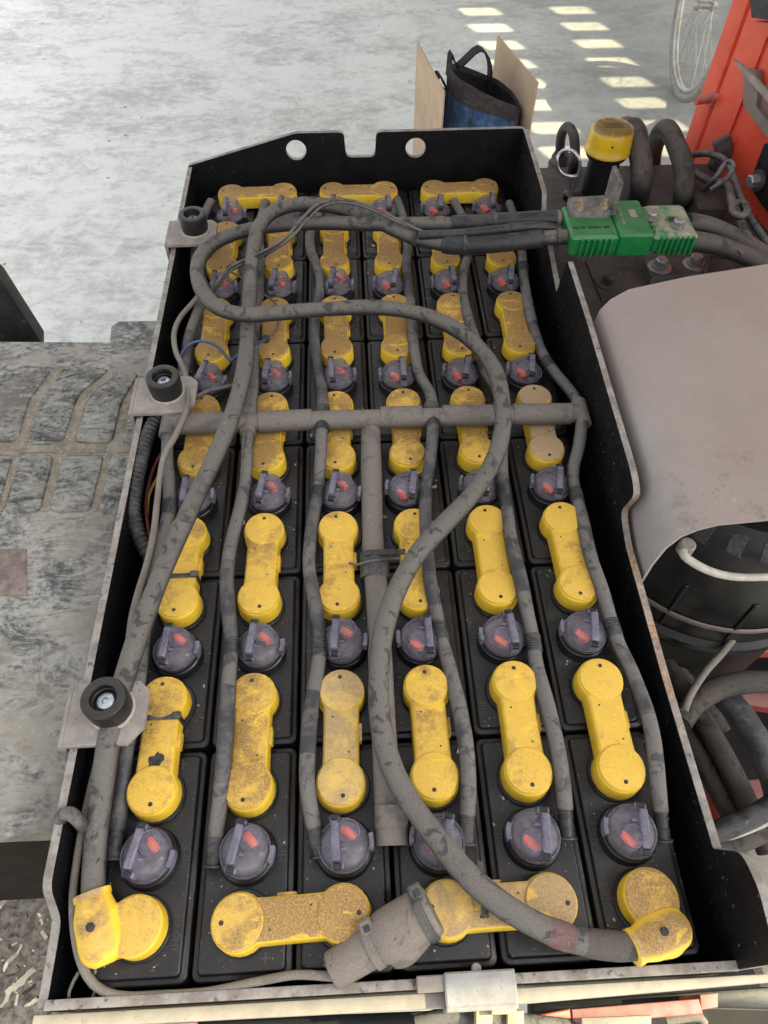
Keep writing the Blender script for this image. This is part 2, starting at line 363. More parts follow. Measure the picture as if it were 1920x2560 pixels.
M['wire_blue'] = m_simple('blue_wire', (0.035, 0.055, 0.14), (0.08, 0.10, 0.17), 120, 0.5)
M['wire_red'] = m_simple('red_wire', (0.16, 0.03, 0.03), (0.22, 0.07, 0.06), 120, 0.5)
M['wire_yel'] = m_simple('yellow_wire', (0.45, 0.33, 0.04), (0.36, 0.27, 0.07), 120, 0.5)
M['wire_white'] = m_simple('off_white_cable', (0.42, 0.39, 0.33), (0.30, 0.275, 0.23), 90, 0.6)
M['tape_red'] = m_rubber('dull_red_tape', (0.10, 0.045, 0.045), (0.17, 0.11, 0.10), 0.5)
M['clear'] = m_clear(); M['bar'] = m_bar()
M['red_float'] = m_simple('red_float_plastic', (1.0, 0.13, 0.035), (0.95, 0.16, 0.06), 200, 0.45)
M['clip'] = m_simple('black_clip', (0.012, 0.012, 0.014), (0.022, 0.02, 0.022), 150, 0.4)
M['capbase'] = m_simple('black_cap_base', (0.010, 0.010, 0.012), (0.022, 0.020, 0.021), 60, 0.3, 0.15)
M['under_lid'] = m_simple('grimy_cap_inside', (0.080, 0.074, 0.080), (0.165, 0.152, 0.150), 130, 0.35, 0.3, 0, (0.16, 0.14, 0.12))
M['hole'] = m_simple('dark_hole', (0.012, 0.011, 0.010), (0.05, 0.047, 0.042), 300, 0.6)
M['puck'] = m_simple('black_rubber_puck', (0.010, 0.010, 0.010), (0.020, 0.018, 0.017), 45, 0.42, 0.2, 0, (0.07, 0.06, 0.05), 0.4, (0.07, 0.058, 0.048), 0.3)
M['bracket'] = m_simple('dusty_steel_bracket', (0.20, 0.175, 0.155), (0.30, 0.265, 0.235), 40, 0.7, 0.25, 0, (0.08, 0.07, 0.06))
M['zinc'] = m_simple('zinc_bolt', (0.55, 0.57, 0.62), (0.34, 0.36, 0.40), 160, 0.32, 0.2, 0.85)
M['washer'] = m_simple('pale_washer', (0.42, 0.38, 0.33), (0.32, 0.29, 0.25), 120, 0.6)
M['concrete'] = m_concrete(); M['mat'] = m_mat(); M['mat_pad'] = m_mat('worn_mat_pads', 0.62, 0.35); M['sand'] = m_sand()
M['mat_face'] = m_simple('dark_mat_front', (0.006, 0.006, 0.0065), (0.016, 0.0145, 0.013), 50, 0.75, 0.4, 0, (0.12, 0.11, 0.10), 0.12)
M['tie'] = m_rubber('cable_tie_nylon', (0.025, 0.026, 0.029), (0.12, 0.11, 0.10), 0.35, 240, 0.4)
M['tie_dusty'] = m_rubber('dusty_cable_tie', (0.12, 0.105, 0.09), (0.21, 0.18, 0.155), 1.0)
M['green'] = m_simple('green_connector_plastic', (0.006, 0.125, 0.030), (0.010, 0.165, 0.045), 70, 0.42, 0.15, 0, None, 0.45, (0.20, 0.20, 0.14), 0.22)
M['green_dusty'] = m_simple('dusty_green_plastic', (0.010, 0.14, 0.04), (0.012, 0.155, 0.045), 70, 0.5, 0.2, 0, None, 0.4, (0.30, 0.275, 0.22), 0.92)
M['plate'] = m_simple('grimy_dark_plate', (0.030, 0.026, 0.024), (0.072, 0.058, 0.050), 22, 0.6, 0.35, 0, (0.16, 0.14, 0.12), 0.4)
M['dark_steel'] = m_simple('dark_steel', (0.05, 0.046, 0.043), (0.10, 0.088, 0.078), 40, 0.55, 0.3, 0.2, (0.17, 0.15, 0.13))
M['rusty'] = m_simple('rusty_bolt', (0.20, 0.115, 0.06), (0.33, 0.28, 0.21), 260, 0.7, 0.5)
M['bolt'] = m_simple('dusty_hex_bolt', (0.33, 0.33, 0.34), (0.20, 0.19, 0.19), 120, 0.4, 0.2, 0.6, None, 0.5, (0.36, 0.33, 0.30), 0.5)
M['ycap'] = m_simple('glossy_yellow_paint', (0.62, 0.40, 0.012), (0.55, 0.34, 0.02), 35, 0.28, 0.06, 0, None, 0.5, (0.17, 0.115, 0.03), 1.6)
M['stamp'] = m_simple('dark_stamp_ink', (0.05, 0.042, 0.02), (0.09, 0.07, 0.03), 200, 0.7)
M['black'] = m_simple('black_paint', (0.007, 0.007, 0.008), (0.014, 0.013, 0.013), 50, 0.42, 0.15, 0, (0.06, 0.052, 0.048), 0.3)
M['bayhose'] = m_rubber('shaded_bay_hose', (0.022, 0.020, 0.019), (0.085, 0.070, 0.060), 0.8)  # hose rubber darkened: dimness of the bay put into its colour
M['baydark'] = m_simple('shaded_bay_steel', (0.008, 0.007, 0.007), (0.018, 0.015, 0.013), 20, 0.7, 0.3)  # near-black, so the deep shade of the bay sits in this colour
M['blackhose'] = m_rubber('black_hydraulic_hose', (0.028, 0.026, 0.026), (0.105, 0.090, 0.080), 0.6)
M['guard'] = m_simple('scuffed_dark_guard', (0.022, 0.020, 0.019), (0.055, 0.048, 0.042), 16, 0.5, 0.3, 0, (0.14, 0.12, 0.10), 0.4)
M['anglesteel'] = m_simple('dusty_black_angle', (0.07, 0.066, 0.062), (0.22, 0.20, 0.18), 40, 0.55, 0.25, 0, (0.2, 0.18, 0.16))
M['patch'] = m_simple('brown_worn_patch', (0.13, 0.095, 0.08), (0.24, 0.19, 0.165), 70, 0.8, 0.5, 0, (0.3, 0.26, 0.22))
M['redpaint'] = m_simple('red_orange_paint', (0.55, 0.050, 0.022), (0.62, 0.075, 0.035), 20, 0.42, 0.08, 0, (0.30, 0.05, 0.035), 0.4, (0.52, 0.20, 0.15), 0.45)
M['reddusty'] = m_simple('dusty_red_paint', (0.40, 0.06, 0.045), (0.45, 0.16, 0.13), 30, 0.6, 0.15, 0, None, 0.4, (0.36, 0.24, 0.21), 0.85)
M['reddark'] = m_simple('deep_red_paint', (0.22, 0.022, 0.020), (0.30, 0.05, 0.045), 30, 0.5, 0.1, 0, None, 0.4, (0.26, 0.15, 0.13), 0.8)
M['card'] = m_simple('cardboard', (0.44, 0.32, 0.215), (0.53, 0.40, 0.28), 9, 0.85, 0.1)
M['cardin'] = m_simple('cardboard_inside', (0.34, 0.225, 0.15), (0.40, 0.28, 0.19), 9, 0.85, 0.1)
M['denim'] = m_simple('blue_canvas', (0.030, 0.066, 0.145), (0.080, 0.145, 0.26), 28, 0.9, 0.5, 0, None, 0.1)
M['band'] = m_simple('charcoal_webbing', (0.030, 0.028, 0.029), (0.060, 0.055, 0.053), 60, 0.85, 0.4)
M['strap'] = m_simple('black_strap', (0.010, 0.010, 0.012), (0.022, 0.022, 0.025), 60, 0.8, 0.3)
M['bagin'] = m_simple('dark_bag_lining', (0.010, 0.010, 0.013), (0.02, 0.02, 0.024), 60, 0.9)
M['tyre'] = m_simple('grey_bicycle_tyre', (0.24, 0.24, 0.23), (0.34, 0.335, 0.32), 40, 0.8)
M['rim'] = m_simple('dusty_alloy_rim', (0.55, 0.55, 0.53), (0.40, 0.35, 0.27), 14, 0.4, 0.1, 0.5)
M['spoke'] = m_simple('spoke_steel', (0.5, 0.5, 0.48), (0.35, 0.33, 0.30), 20, 0.4, 0, 0.7)
M['cream'] = m_simple('cream_painted_sheet', (0.27, 0.24, 0.195), (0.34, 0.305, 0.25), 40, 0.6, 0.2, 0, (0.22, 0.18, 0.14))
M['creamclip'] = m_simple('pale_galvanised_clip', (0.24, 0.23, 0.22), (0.32, 0.31, 0.30), 60, 0.5, 0.2, 0, (0.16, 0.15, 0.14))
M['ivory'] = m_simple('yellowed_plastic', (0.50, 0.44, 0.28), (0.42, 0.36, 0.22), 60, 0.6)
M['tan'] = m_simple('tan_dusty_sheet', (0.30, 0.265, 0.22), (0.36, 0.32, 0.27), 40, 0.75, 0.25, 0, (0.18, 0.15, 0.12))
M['purple'] = m_simple('dull_purple_plastic', (0.13, 0.06, 0.075), (0.18, 0.10, 0.11), 30, 0.5)
M['taupe'] = m_simple('taupe_steel', (0.15, 0.115, 0.10), (0.20, 0.16, 0.14), 30, 0.6)
M['roof'] = m_simple('roof_sheet', (0.30, 0.30, 0.30), (0.36, 0.36, 0.35), 3, 0.7, 0)
M['chip'] = m_simple('wood_shaving', (0.50, 0.43, 0.32), (0.62, 0.56, 0.45), 60, 0.85)
def m_cover():
    n = N('taupe_cover_sheet'); s = n.sep(n.pos); a = n.noise(7, 5, 0.6); g = n.noise(520, 2, 0.6)
    c = n.mix(n.ramp(a, 0.3, 0.7), (0.285, 0.234, 0.206), (0.32, 0.268, 0.238))
    c = n.mix(n.ramp(g, 0.4, 0.7, 0, 0.35), c, (0.22, 0.17, 0.15))
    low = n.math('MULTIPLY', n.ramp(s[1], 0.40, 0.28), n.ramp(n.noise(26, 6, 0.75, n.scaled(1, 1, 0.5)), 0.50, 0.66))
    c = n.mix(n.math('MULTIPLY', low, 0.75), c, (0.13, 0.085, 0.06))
    side = n.math('MULTIPLY', n.ramp(s[0], 0.335, 0.30), n.ramp(s[1], 0.52, 0.40)); c = n.mix(n.math('MULTIPLY', side, 0.6), c, (0.34, 0.325, 0.31))  # left side lightened and cooled: the light on it is put into colour
    c = n.mix(n.ramp(n.noise(60, 4, 0.6), 0.69, 0.74, 0, 0.5), c, (0.42, 0.36, 0.32))
    sc = n.ramp(n.noise(90, 4, 0.6, n.scaled(0.25, 1.6, 1, None, 0.5)), 0.66, 0.72, 0, 0.35); c = n.mix(sc, c, (0.40, 0.35, 0.32)); c = n.mix(n.ramp(n.noise(240, 3, 0.6), 0.68, 0.74, 0, 0.6), c, (0.13, 0.10, 0.085))
    n.bump(n.math('ADD', n.noise(420, 4), n.noise(30, 4)), 0.2, 0.001); return n.fin(c, 0.62, None, 0.35)
M['cover'] = m_cover()

# ================================================================== SETTING
W = 0.088; L = 0.19835; TD = 0.05487; TOP = 0.026; FLOOR = -0.90
g = G(); g.add([(-60,-40,FLOOR),(60,-40,FLOOR),(60,80,FLOOR),(-60,80,FLOOR)], [[0,1,2,3]])
tag(g.build('concrete_floor', M['concrete'], smooth=False), kind='structure')
# unseen shed roof over the right-hand side, shaped for the light: shades the scene and lets the sun in through two rows of vents
RZ = 2.2; SH = (RZ-FLOOR)/math.tan(R_(SUN_EL))
holes = []
for c0, dx, wd in ((0.728, 0.027, 0.215), (1.233, 0.024, 0.225)):
    for i in range(-2, 10):
        cx = c0+dx*i+SH; cy = 4.325-0.209*i; hw = wd/2; hh = 0.049; s_ = 0.022
        holes.append(roundpoly([(cx-hw+s_, cy-hh), (cx+hw+s_, cy-hh), (cx+hw-s_, cy+hh), (cx-hw-s_, cy+hh)], 0.02, 3))
me = plate_mesh('shed_roof', [(0.2,-0.1135),(9,-0.1135),(9,14),(0.2,14)], holes, 0.02, [M['roof']], Matrix.Translation((0,0,RZ)), 0.001)
tag(link('shed_roof', me), kind='structure')

# ================================================================== BATTERY TRAY
XL, XR, YB, YF, TH = -0.288, 0.283, 1.100, -0.1030, 0.008
tray = tag(empty('battery_tray', (0, 0.5, -0.45)), 'long black steel battery tray with worn dusty rims around the cells', 'battery tray')
def wall(name, outline, holes, axis, at_):
    me = plate_mesh(name, outline, holes, TH, [M['tray'], M['edge']])
    if axis == 'x': X = Matrix(((0,0,1,at_),(1,0,0,0),(0,1,0,0),(0,0,0,1)))
    else: X = Matrix(((1,0,0,0),(0,0,-1,at_),(0,1,0,0),(0,0,0,1)))
    me.transform(Matrix.Translation(-tray.location) @ X)
    return link(name, me, tray)
ZB = -0.45
back = roundpoly([(XL-0.008,ZB,0),(XR+0.008,ZB,0),(XR+0.008,0.097,0.014),(0.0325,0.0955,0.008),(0.0300,0.0525,0.010),(-0.0200,0.0530,0.010),(-0.0225,0.0960,0.008),(-0.103,0.0965,0.006),(XL-0.008,0.0435,0.004)], 0.004)
wall('back_wall', back, [circ(0.0172, 28, -0.1055, 0.0672), circ(0.0172, 28, 0.1005, 0.0668)], 'y', YB+TH/2)
left = roundpoly([(YF-TH+0.001,ZB,0),(YB-0.0005,ZB,0),(YB-0.0005,0.0425,0.002),(-0.026,0.0440,0.010),(-0.046,0.006,0.010),(YF-TH+0.001,0.004,0.002)], 0.003)
wall('left_wall', left, [], 'x', XL-TH/2)
right = roundpoly([(YF-TH+0.001,ZB,0),(YB-0.0005,ZB,0),(YB-0.0005,0.0965,0.002),(0.912,0.0935,0.006),(0.892,0.070,0.006),(0.838,0.060,0.006),(0.736,0.040,0.004),(0.7225,0.104,0.005),(0.60,0.104,0.02),(0.352,0.0955,0.014),(0.326,0.087,0.012),(0.338,0.040,0.012),(0.300,0.0275,0.01),(0.13,0.0245,0.02),(-0.020,0.0285,0.003),(-0.032,0.080,0.012),(-0.060,0.0895,0.008),(YF-TH+0.001,0.083,0.01)], 0.004)
wall('right_wall', right, [], 'x', XR+TH/2)
wall('front_wall', roundpoly([(XL-0.0005,ZB,0),(XR+0.0005,ZB,0),(XR+0.0005,0.0105,0),(XL-0.0005,0.0085,0)], 0.0), [], 'y', YF-TH/2)
G().box((0, 0.498, ZB+0.004), (0.57, 1.2, 0.008)).build('tray_floor', M['tray'], tray)

# ================================================================== CELLS
ORD = ['leftmost', 'second', 'third', 'fourth', 'fifth', 'rightmost']
COLN = ['leftmost column', 'second column from left', 'third column from left', 'fourth column from left', 'fifth column from left', 'rightmost column']
ROWN = ['front row', 'second row from front', 'third row from front', 'fourth row from front', 'fifth row from front', 'back row']
def cell_mesh():
    g = G(); w_, l_ = W-0.0032, L-0.0036
    def ring(ins, z): return [(x, y, z) for x, y in rrect(w_-2*ins, l_-2*ins, max(0.003, 0.007-ins*0.5), 4)]
    g.rings([ring(0.001,-0.40), ring(0,-0.0065), ring(0.0006,-0.0052), ring(0.0016,-0.0048), ring(0.0042,-0.0048), ring(0.0050,-0.0042), ring(0.0056,-0.0008), ring(0.0066,-0.0001), ring(0.0076,0.0)])
    return g.local('cell_case', M['cell'], 50)
CELL = cell_mesh()
COLLAR = G().lathe([(0.0268,-0.001),(0.0268,0.003),(0.0258,0.0040),(0.0225,0.0040),(0.0222,0.0085),(0.0215,0.009)], 28).local('terminal_collar', M['capbase'], 40)
def cap_meshes():
    ZS = 1.7; zz = lambda z: 0.0145+(z-0.0145)*ZS
    base = G().lathe([(0.0272,-0.001),(0.0270,0.004),(0.0258,0.0055),(0.0255,0.0105),(0.0240,0.0115),(0.0238,0.0150),(0.0225,0.0155)], 32).local('cap_base', M['capbase'], 40)
    inner = G().lathe([(0.0215,0.0140),(0.0215,0.0166),(0.0205,0.0170)], 26).local('cap_floor', M['under_lid'], 40)
    # smoky lid: round towards the tab, faceted behind the bar
    out = []
    for i in range(15):
        a = R_(-104 + 208*i/14); out.append((0.0228*math.cos(a), 0.0228*math.sin(a)))
    out += [(-0.0128,0.0172),(-0.0212,0.0075),(-0.0212,-0.0075),(-0.0128,-0.0172)]
    out = ccw(out); g = G()
    def tilt(P, z, low): return [(x, y, z-(low*max(0.0, (-0.006-x)/0.015))) for x, y in P]
    g.rings([tilt(out,0.0172,0.0005), tilt(inset(out,0.0006),zz(0.0205),0.005), tilt(inset(out,0.0020),zz(0.0228),0.008), tilt(inset(out,0.0050),zz(0.0240),0.010), tilt(inset(out,0.0095),zz(0.0247),0.011)], False, True)
    g.lathe([(0.0104,zz(0.0225)),(0.0100,zz(0.0262)),(0.0088,zz(0.0272)),(0.0060,zz(0.0276))], 22, Matrix.Translation((0.0045,0.0085,0)), 0, False, True)
    lid = g.local('clear_lid', M['clear'], 35)
    g = G().box((-0.0068,0.0010,zz(0.0238)), (0.0072,0.0330,0.0160), 0.0014)
    g.box((-0.0068,0.0200,zz(0.0220)), (0.0092,0.0052,0.0150), 0.001); g.box((-0.0056,-0.0190,zz(0.0215)), (0.0104,0.0055,0.0130), 0.001)
    g.box((0.0004,-0.0060,zz(0.0242)), (0.0060,0.0024,0.0050), 0.0005)
    bar = g.local('hinge_bar', M['bar'], 35)
    clip = G().box((0,0,0), (0.0078,0.0052,0.0060), 0.0008).local('hinge_clip', M['clip'], 35)
    g = G()
    def hoop(R, r, z, cx, cy, n=36, m=6):
        vs = [((R+r*math.cos(2*math.pi*j/m))*math.cos(2*math.pi*i/n)+cx, (R+r*math.cos(2*math.pi*j/m))*math.sin(2*math.pi*i/n)+cy, z+r*math.sin(2*math.pi*j/m)) for i in range(n) for j in range(m)]
        g.add(vs, [[i*m+j, ((i+1)%n)*m+j, ((i+1)%n)*m+(j+1)%m, i*m+(j+1)%m] for i in range(n) for j in range(m)])
    hoop(0.0104,0.00055,zz(0.0243),0.0045,0.0085); hoop(0.0096,0.00045,zz(0.0270),0.0045,0.0085); hoop(0.0224,0.0008,0.0178,0,0)
    rim = g.local('lid_highlight', M['bar'], 60)  # pale rings added as highlights on the dome and lid edges
    rs = []
    for z0, z1 in ((0.0150,0.0270),):
        for k in range(2):
            z = (z0, z1)[k]
            rs.append([((0.0232 if j < 7 else 0.0272)*math.cos(R_(-16+32*(j%7 if j < 7 else 6-(j-7))/6)), (0.0232 if j < 7 else 0.0272)*math.sin(R_(-16+32*(j%7 if j < 7 else 6-(j-7))/6)), z) for j in range(14)])
    tab = G().rings(rs).local('lid_tab', M['bar'], 35)
    g = G(); g.tube(spline([(-0.0005,0.0122,zz(0.0190)),(0.0045,0.0090,zz(0.0205)),(0.0100,0.0048,zz(0.0195))], 0.002), lambda k: 0.0040, 10)
    g.lathe([(0.0038,0.0170),(0.0038,zz(0.0195)),(0.0020,zz(0.0198))], 12, Matrix.Translation((0.0048,0.0088,0)))
    flo = g.local('red_float', M['red_float'], 50)
    return base, inner, lid, bar, clip, tab, flo, rim
CAPB, CAPI, CAPL, CAPBAR, CLIP, CAPT, CAPF, CAPR = cap_meshes()
T_PLUS = text_mesh('plus_mark', '+', 0.018, 0.0006, M['letter']); T_MIN = text_mesh('minus_mark', '-', 0.018, 0.0006, M['letter'])
T_A = text_mesh('maker_letters', 'HPK', 0.011, 0.0005, M['letter']); T_B = text_mesh('size_letters', '3H0 4H', 0.009, 0.0005, M['letter'])
def cx_(c): return (c-2.5)*W
for r in range(6):
    for c in range(6):
        root = tag(empty('battery_cell', (cx_(c)+random.uniform(-.0006,.0006), r*L, 0)),
                   f'black battery cell with smoky filler cap, {COLN[c]}, {ROWN[r]}', 'battery cell', 'cells of the traction battery')
        link('case', CELL, root)
        for s in (1, -1): link('terminal_collar', COLLAR, root, (0, s*TD, 0))
        flip = (c >= 3)
        cap = link('filler_cap', CAPB, root, (random.uniform(-.0015,.0015)+(0.002 if not flip else -0.002), random.uniform(-.001,.001), 0), (math.pi if flip else 0)+random.uniform(-0.14,0.14)+(-0.10))
        link('cap_floor', CAPI, cap); link('clear_lid', CAPL, cap); link('hinge_bar', CAPBAR, cap); link('lid_tab', CAPT, cap); link('lid_highlight', CAPR, cap); link('red_float', CAPF, cap, (random.uniform(-.0015,.001), random.uniform(-.0015,.0015), random.uniform(-.003,0.0005)))
        link('hinge_clip', CLIP, cap, (-0.0068,0.0204,0.0330)); link('hinge_clip', CLIP, cap, (-0.0058,-0.0194,0.0310))
        sx = 1 if not flip else -1
        pos = (r + c) % 2 == 0
        link('plus_mark', T_PLUS, root, (0.020*sx, (1 if pos else -1)*0.083, 0.0002)); link('minus_mark', T_MIN, root, (0.014*sx, (-1 if pos else 1)*0.085, 0.0002))
        for t_, yy in ((T_A, 0.002), (T_B, -0.060)):
            o = link(t_.name.split('.')[0], t_, root, (0.0315*sx, yy, 0.0002)); o.rotation_euler[2] = math.pi/2*sx

# ================================================================== YELLOW LINK COVERS
SP = L-2*TD; RC = 0.0233
def link_outline():
    out = []; h = SP/2; a0 = 48
    for i in range(17):
        a = R_(-180+a0 + (360-2*a0)*i/16 + 0) ; out.append((RC*math.sin(a)*-1 if False else RC*math.cos(R_(-(90-(-a0)) + (180+2*(90-a0))*i/16)), h+RC*math.sin(R_(-(90-(-a0)) + (180+2*(90-a0))*i/16))))
    return out
def link_cover():
    h = SP/2; e = 42                                # arc end angle below the horizontal
    arc = [(RC*math.cos(R_(-e+(180+2*e)*i/18)), h+RC*math.sin(R_(-e+(180+2*e)*i/18))) for i in range(19)]
    x0, y0 = arc[-1]; side = []
    wn_ = 0.0170
    for i in range(1, 8):
        t = i/8; y = y0*(1-2*t); u = abs(1-2*t); side.append((-(wn_+(abs(x0)-wn_)*u**2.2), y))
    low = [(-x, -y) for x, y in arc]; oth = [(-x, -y) for x, y in side]
    P = ccw(arc+side+low+oth); g = G()
    g.rings([[(x,y,z) for x,y in q] for q, z in ((inset(P,-0.0009),0.0045),(P,0.0220),(inset(P,0.0005),0.0234),(inset(P,0.0018),0.0247),(inset(P,0.0030),0.0251))])
    g.box((0.0178,0.004,0.0125), (0.0052,0.017,0.013), 0.001)
    cover = g.local('cover', M['yellow'], 38)
    g = G().lathe([(0.0216,0.0240),(0.0216,0.0262),(0.0210,0.0268),(0.0202,0.0270)], 36)
    disc = g.local('end_disc', M['yellow'], 30)
    hole = G().lathe([(0.0021,-0.001),(0.0021,0.00025),(0.0017,0.0004)], 12).local('test_hole', M['hole'], 30)
    pin = G().lathe([(0.0010,-0.001),(0.0010,0.00025)], 8).local('pin_hole', M['hole'], 30)
    return cover, disc, hole, pin
COVER, DISC, HOLE, PIN = link_cover()
TIE_HEAD = G().box((0,0,0), (0.0085,0.0068,0.0056), 0.0012).box((0,0.0008,0.0026), (0.0042,0.0034,0.002), 0.0004, None, 0).local('tie_head', M['tie'], 35)
def link_thing(x, y, rz, label, dust, taupe=0.0, smear=0.2, tie=None):
    root = tag(empty('link_cover', (x, y, 0), rz+random.uniform(-0.022,0.022)), label, 'link cover', 'yellow covers over the cell links')
    col = (dust, taupe, smear, 1); k = random.uniform(0, 1)
    cov = link('cover', COVER, root, None, 0, col)
    for s in (1, -1):
        d_ = link('end_disc', DISC, root, (0, s*SP/2, 0), 0, (dust*random.uniform(.85,1.15), taupe, smear, 1))
        link('test_hole', HOLE, d_, (random.uniform(-.003,.003), s*0.0135, 0.0270))
    link('pin_hole', PIN, root, (-0.008, SP/2-0.027, 0.0251)); link('pin_hole', PIN, root, (0.008, -SP/2+0.027, 0.0251))
    root.location.x += random.uniform(-.0010,.0010); root.location.y += random.uniform(-.0010,.0010)
    if tie is not None:
        t = G().box((0,tie,0.0262), (0.0368,0.0058,0.0014), 0.0005).box((0.0184,tie,0.0135), (0.0014,0.0058,0.027), 0.0005).box((-0.0184,tie,0.0135), (0.0014,0.0058,0.027), 0.0005)
        if tie > 0: burn_mark(root, 0.001, -0.018, 0.0078, 0.0252)
        tm = link('cable_tie', t.local('cable_tie', M['tie']), root); link('tie_head', TIE_HEAD, tm, (0.0165, tie, 0.029))
def burn_mark(root, x, y, r, z):
    P = []
    for i in range(22):
        a = 2*math.pi*i/22; k = r*(1+0.28*math.sin(2*a+1)+0.16*math.sin(5*a)+random.uniform(-.10,.10)); P.append((x+k*0.72*math.cos(a), y+k*1.15*math.sin(a)))
    link('burn_mark', G().prism(P, z-0.001, z+0.0003).local('burn_mark', M['hole']), root)
ORDR = ['first and second', 'second and third', 'third and fourth', 'fourth and fifth', 'fifth and sixth']
rnd = random.Random(3)
for c in range(6):
    for r in range(5):
        dust = 0.44 + 0.14*r + rnd.uniform(-0.07, 0.07) - (0.10 if c >= 4 and r < 4 else 0) + (0.14 if c < 2 and r == 0 else 0)
        taupe = 0.0; smear = 0.1 + 0.12*r*rnd.random()
        if (c, r) == (2, 0): taupe = 0.75; dust = 0.62
        if (c, r) == (5, 2): taupe = 0.9; dust = 0.95
        if c == 0 and r == 0: smear = 0.9
        if r == 1: dust -= 0.12
        extra = {(2,0): 'greyish dusty', (5,2): 'pale tan dusty', (0,0): 'soot-stained, cable-tied'}.get((c,r), 'dusty')
        link_thing(cx_(c), r*L+L/2, 0, f'{extra} yellow link cover, {COLN[c]}, joining {ORDR[r]} cells from front', min(dust,0.98), taupe, smear, {(0,0): 0.024, (0,1): -0.015}.get((c,r)))
for (c, lab) in ((0, 'left'), (2, 'middle'), (4, 'right')):
    link_thing(cx_(c)+W/2, 5*L+TD, math.pi/2, f'{lab} one of three crosswise yellow link covers by back wall', 0.85, 0.1, 0.75)
for (c, lab, tp) in ((1, 'left', 0.1), (3, 'right', 0.55)):
    link_thing(cx_(c)+W/2, -TD, math.pi/2+(0.03 if c == 1 else 0.02), f'{lab} one of two crosswise yellow link covers near front wall', 0.80, tp, 0.3, None)

# terminal boots
def boot(name, label, disc_c, axis_pts, r, dust, hole):
    root = tag(empty(name, (disc_c[0], disc_c[1], 0)), label, 'terminal cover', 'yellow terminal boots')
    g = G(); x, y = disc_c
    g.lathe([(0.0246,0.004),(0.0240,0.024),(0.0225,0.0262)], 36, Matrix.Translation((x,y,0)))
    a, b = [Vector(p) for p in axis_pts]; n = 14
    pts = [a+(b-a)*k/n for k in range(n+1)]
    g.tube(pts, lambda k: r*{n: 0.45, n-1: 0.75, n-2: 0.90, n-3: 0.97}.get(k, min(1.0, 0.76+0.06*k)), 22)
    m = (a*0.42+b*0.58); dv = Vector((x,y,0.013))
    for k in range(7):
        q = m+(dv-m)*k/6; g.lathe([(0.019,-0.011),(0.019,0.009),(0.0165,0.0115)], 20, Matrix.Translation((q.x,q.y,min(q.z,0.0135))))
    o = g.build('boot_body', M['yellow'], root); o.color = (dust, 0.15, 0.1, 1)
    rm = o.modifiers.new('fuse', 'REMESH'); rm.mode = 'VOXEL'; rm.voxel_size = 0.0009; rm.use_smooth_shade = True
    sm = o.modifiers.new('soften', 'SMOOTH'); sm.iterations = 20; sm.factor = 0.6
    d_ = (b-a).normalized()
    c = G().tube([a-d_*0.0045, a-d_*0.004, a+d_*0.001, a+d_*0.0012], lambda k: r*0.78+(0.0010 if 0 < k < 3 else 0.0), 28).build('sleeve_collar', M['yellow'], root); c.color = (0.95,0.55,0.5,1)
    h = G().lathe([(0.0034,-0.003),(0.0034,0.0006),(0.0026,0.0010)], 16, Matrix.Translation(hole)).build('test_plug', M['hole'], root)
    disc = G().lathe([(0.0200,0.0255),(0.0196,0.0264),(0.0185,0.0267)], 32, Matrix.Translation((x,y,0.0))).build('end_disc', M['yellow'], root); disc.color = (dust*0.9, 0.1, 0.1, 1)
BL = D(201,1938,z=0.026); BLe = D(228,2085,z=0.018)
boot('terminal_boot', 'yellow terminal boot in front left corner, sleeve pointing backward', (cx_(0), -TD), (BL, BLe), 0.0185, 0.62, D(194,2003,z=0.0425))
BR = D(1372,2044,z=0.024); BRe = D(1482,1994,z=0.021)
boot('terminal_boot', 'dusty yellow terminal boot in front right corner, sleeve pointing left', (cx_(5), -TD), (BR, BRe), 0.0168, 0.85, D(1436,2012,z=0.0400))

# ================================================================== HOSES, PIPES AND CABLES
def jitter(pts, a=0.0006):
    return [p+Vector((random.uniform(-a,a), random.uniform(-a,a), random.uniform(-a,a))) for p in pts]
def trace(pts): return [D(x, y, z=z) for x, y, z in pts]
def soft_r(r, am=0.03):
    ph = random.uniform(0, 9); return lambda k: r*(1+am*math.sin(k*0.37+ph)+am*0.6*math.sin(k*0.11+2*ph))
def cable(name, pts, r, mat, label=None, cat=None, group=None, parent=None, n=14, world=False, step=0.007):
    P = spline(pts if world else trace(pts), step)
    o = G().tube(P, soft_r(r), n).build(name, mat, parent, None if parent else P[0], 60)
    if label: tag(o, label, cat, group)
    o_pts[o.name] = P
    return o
o_pts = {}
def coupling(P, px, py, root, length, r, mat, ribs=3):
    # ribbed sleeve centred on the path point that shows nearest to a photo point
    best = min(range(len(P)), key=lambda i: (proj(P[i])-Vector((px, py))).length)
    i0 = max(best-1, 1); t = (P[min(i0+2,len(P)-1)]-P[max(i0-2,0)]).normalized(); c = P[i0]
    n = 16; pts = []; rad = []
    for k in range(n+1):
        u = k/n-0.5; pts.append(c+t*length*u); rad.append(r*(1.0+(0.10 if (k % max(1, n//(ribs*2))) == 0 else 0.0)) if 0 < k < n else r*0.9)
    return G().tube(pts, lambda k: rad[k], 16).build('coupling', mat, root, None, 30)
def proj(p):
    q = CR.transposed() @ (p-CAM_LOC); return Vector(((960+FPX*q.x/-q.z)/K, (1280-FPX*q.y/-q.z)/K))
HO = 0.0076
DARK = [[(1560,1900),(735,810)],[(1230,1400),(1500,1700),(560,640)],[(1060,1180),(1240,1420),(1500,1640),(640,880)],[(930,1330),(540,660)],[(1040,1110),(1180,1300),(480,575)],[(1480,1560),(700,760)]]
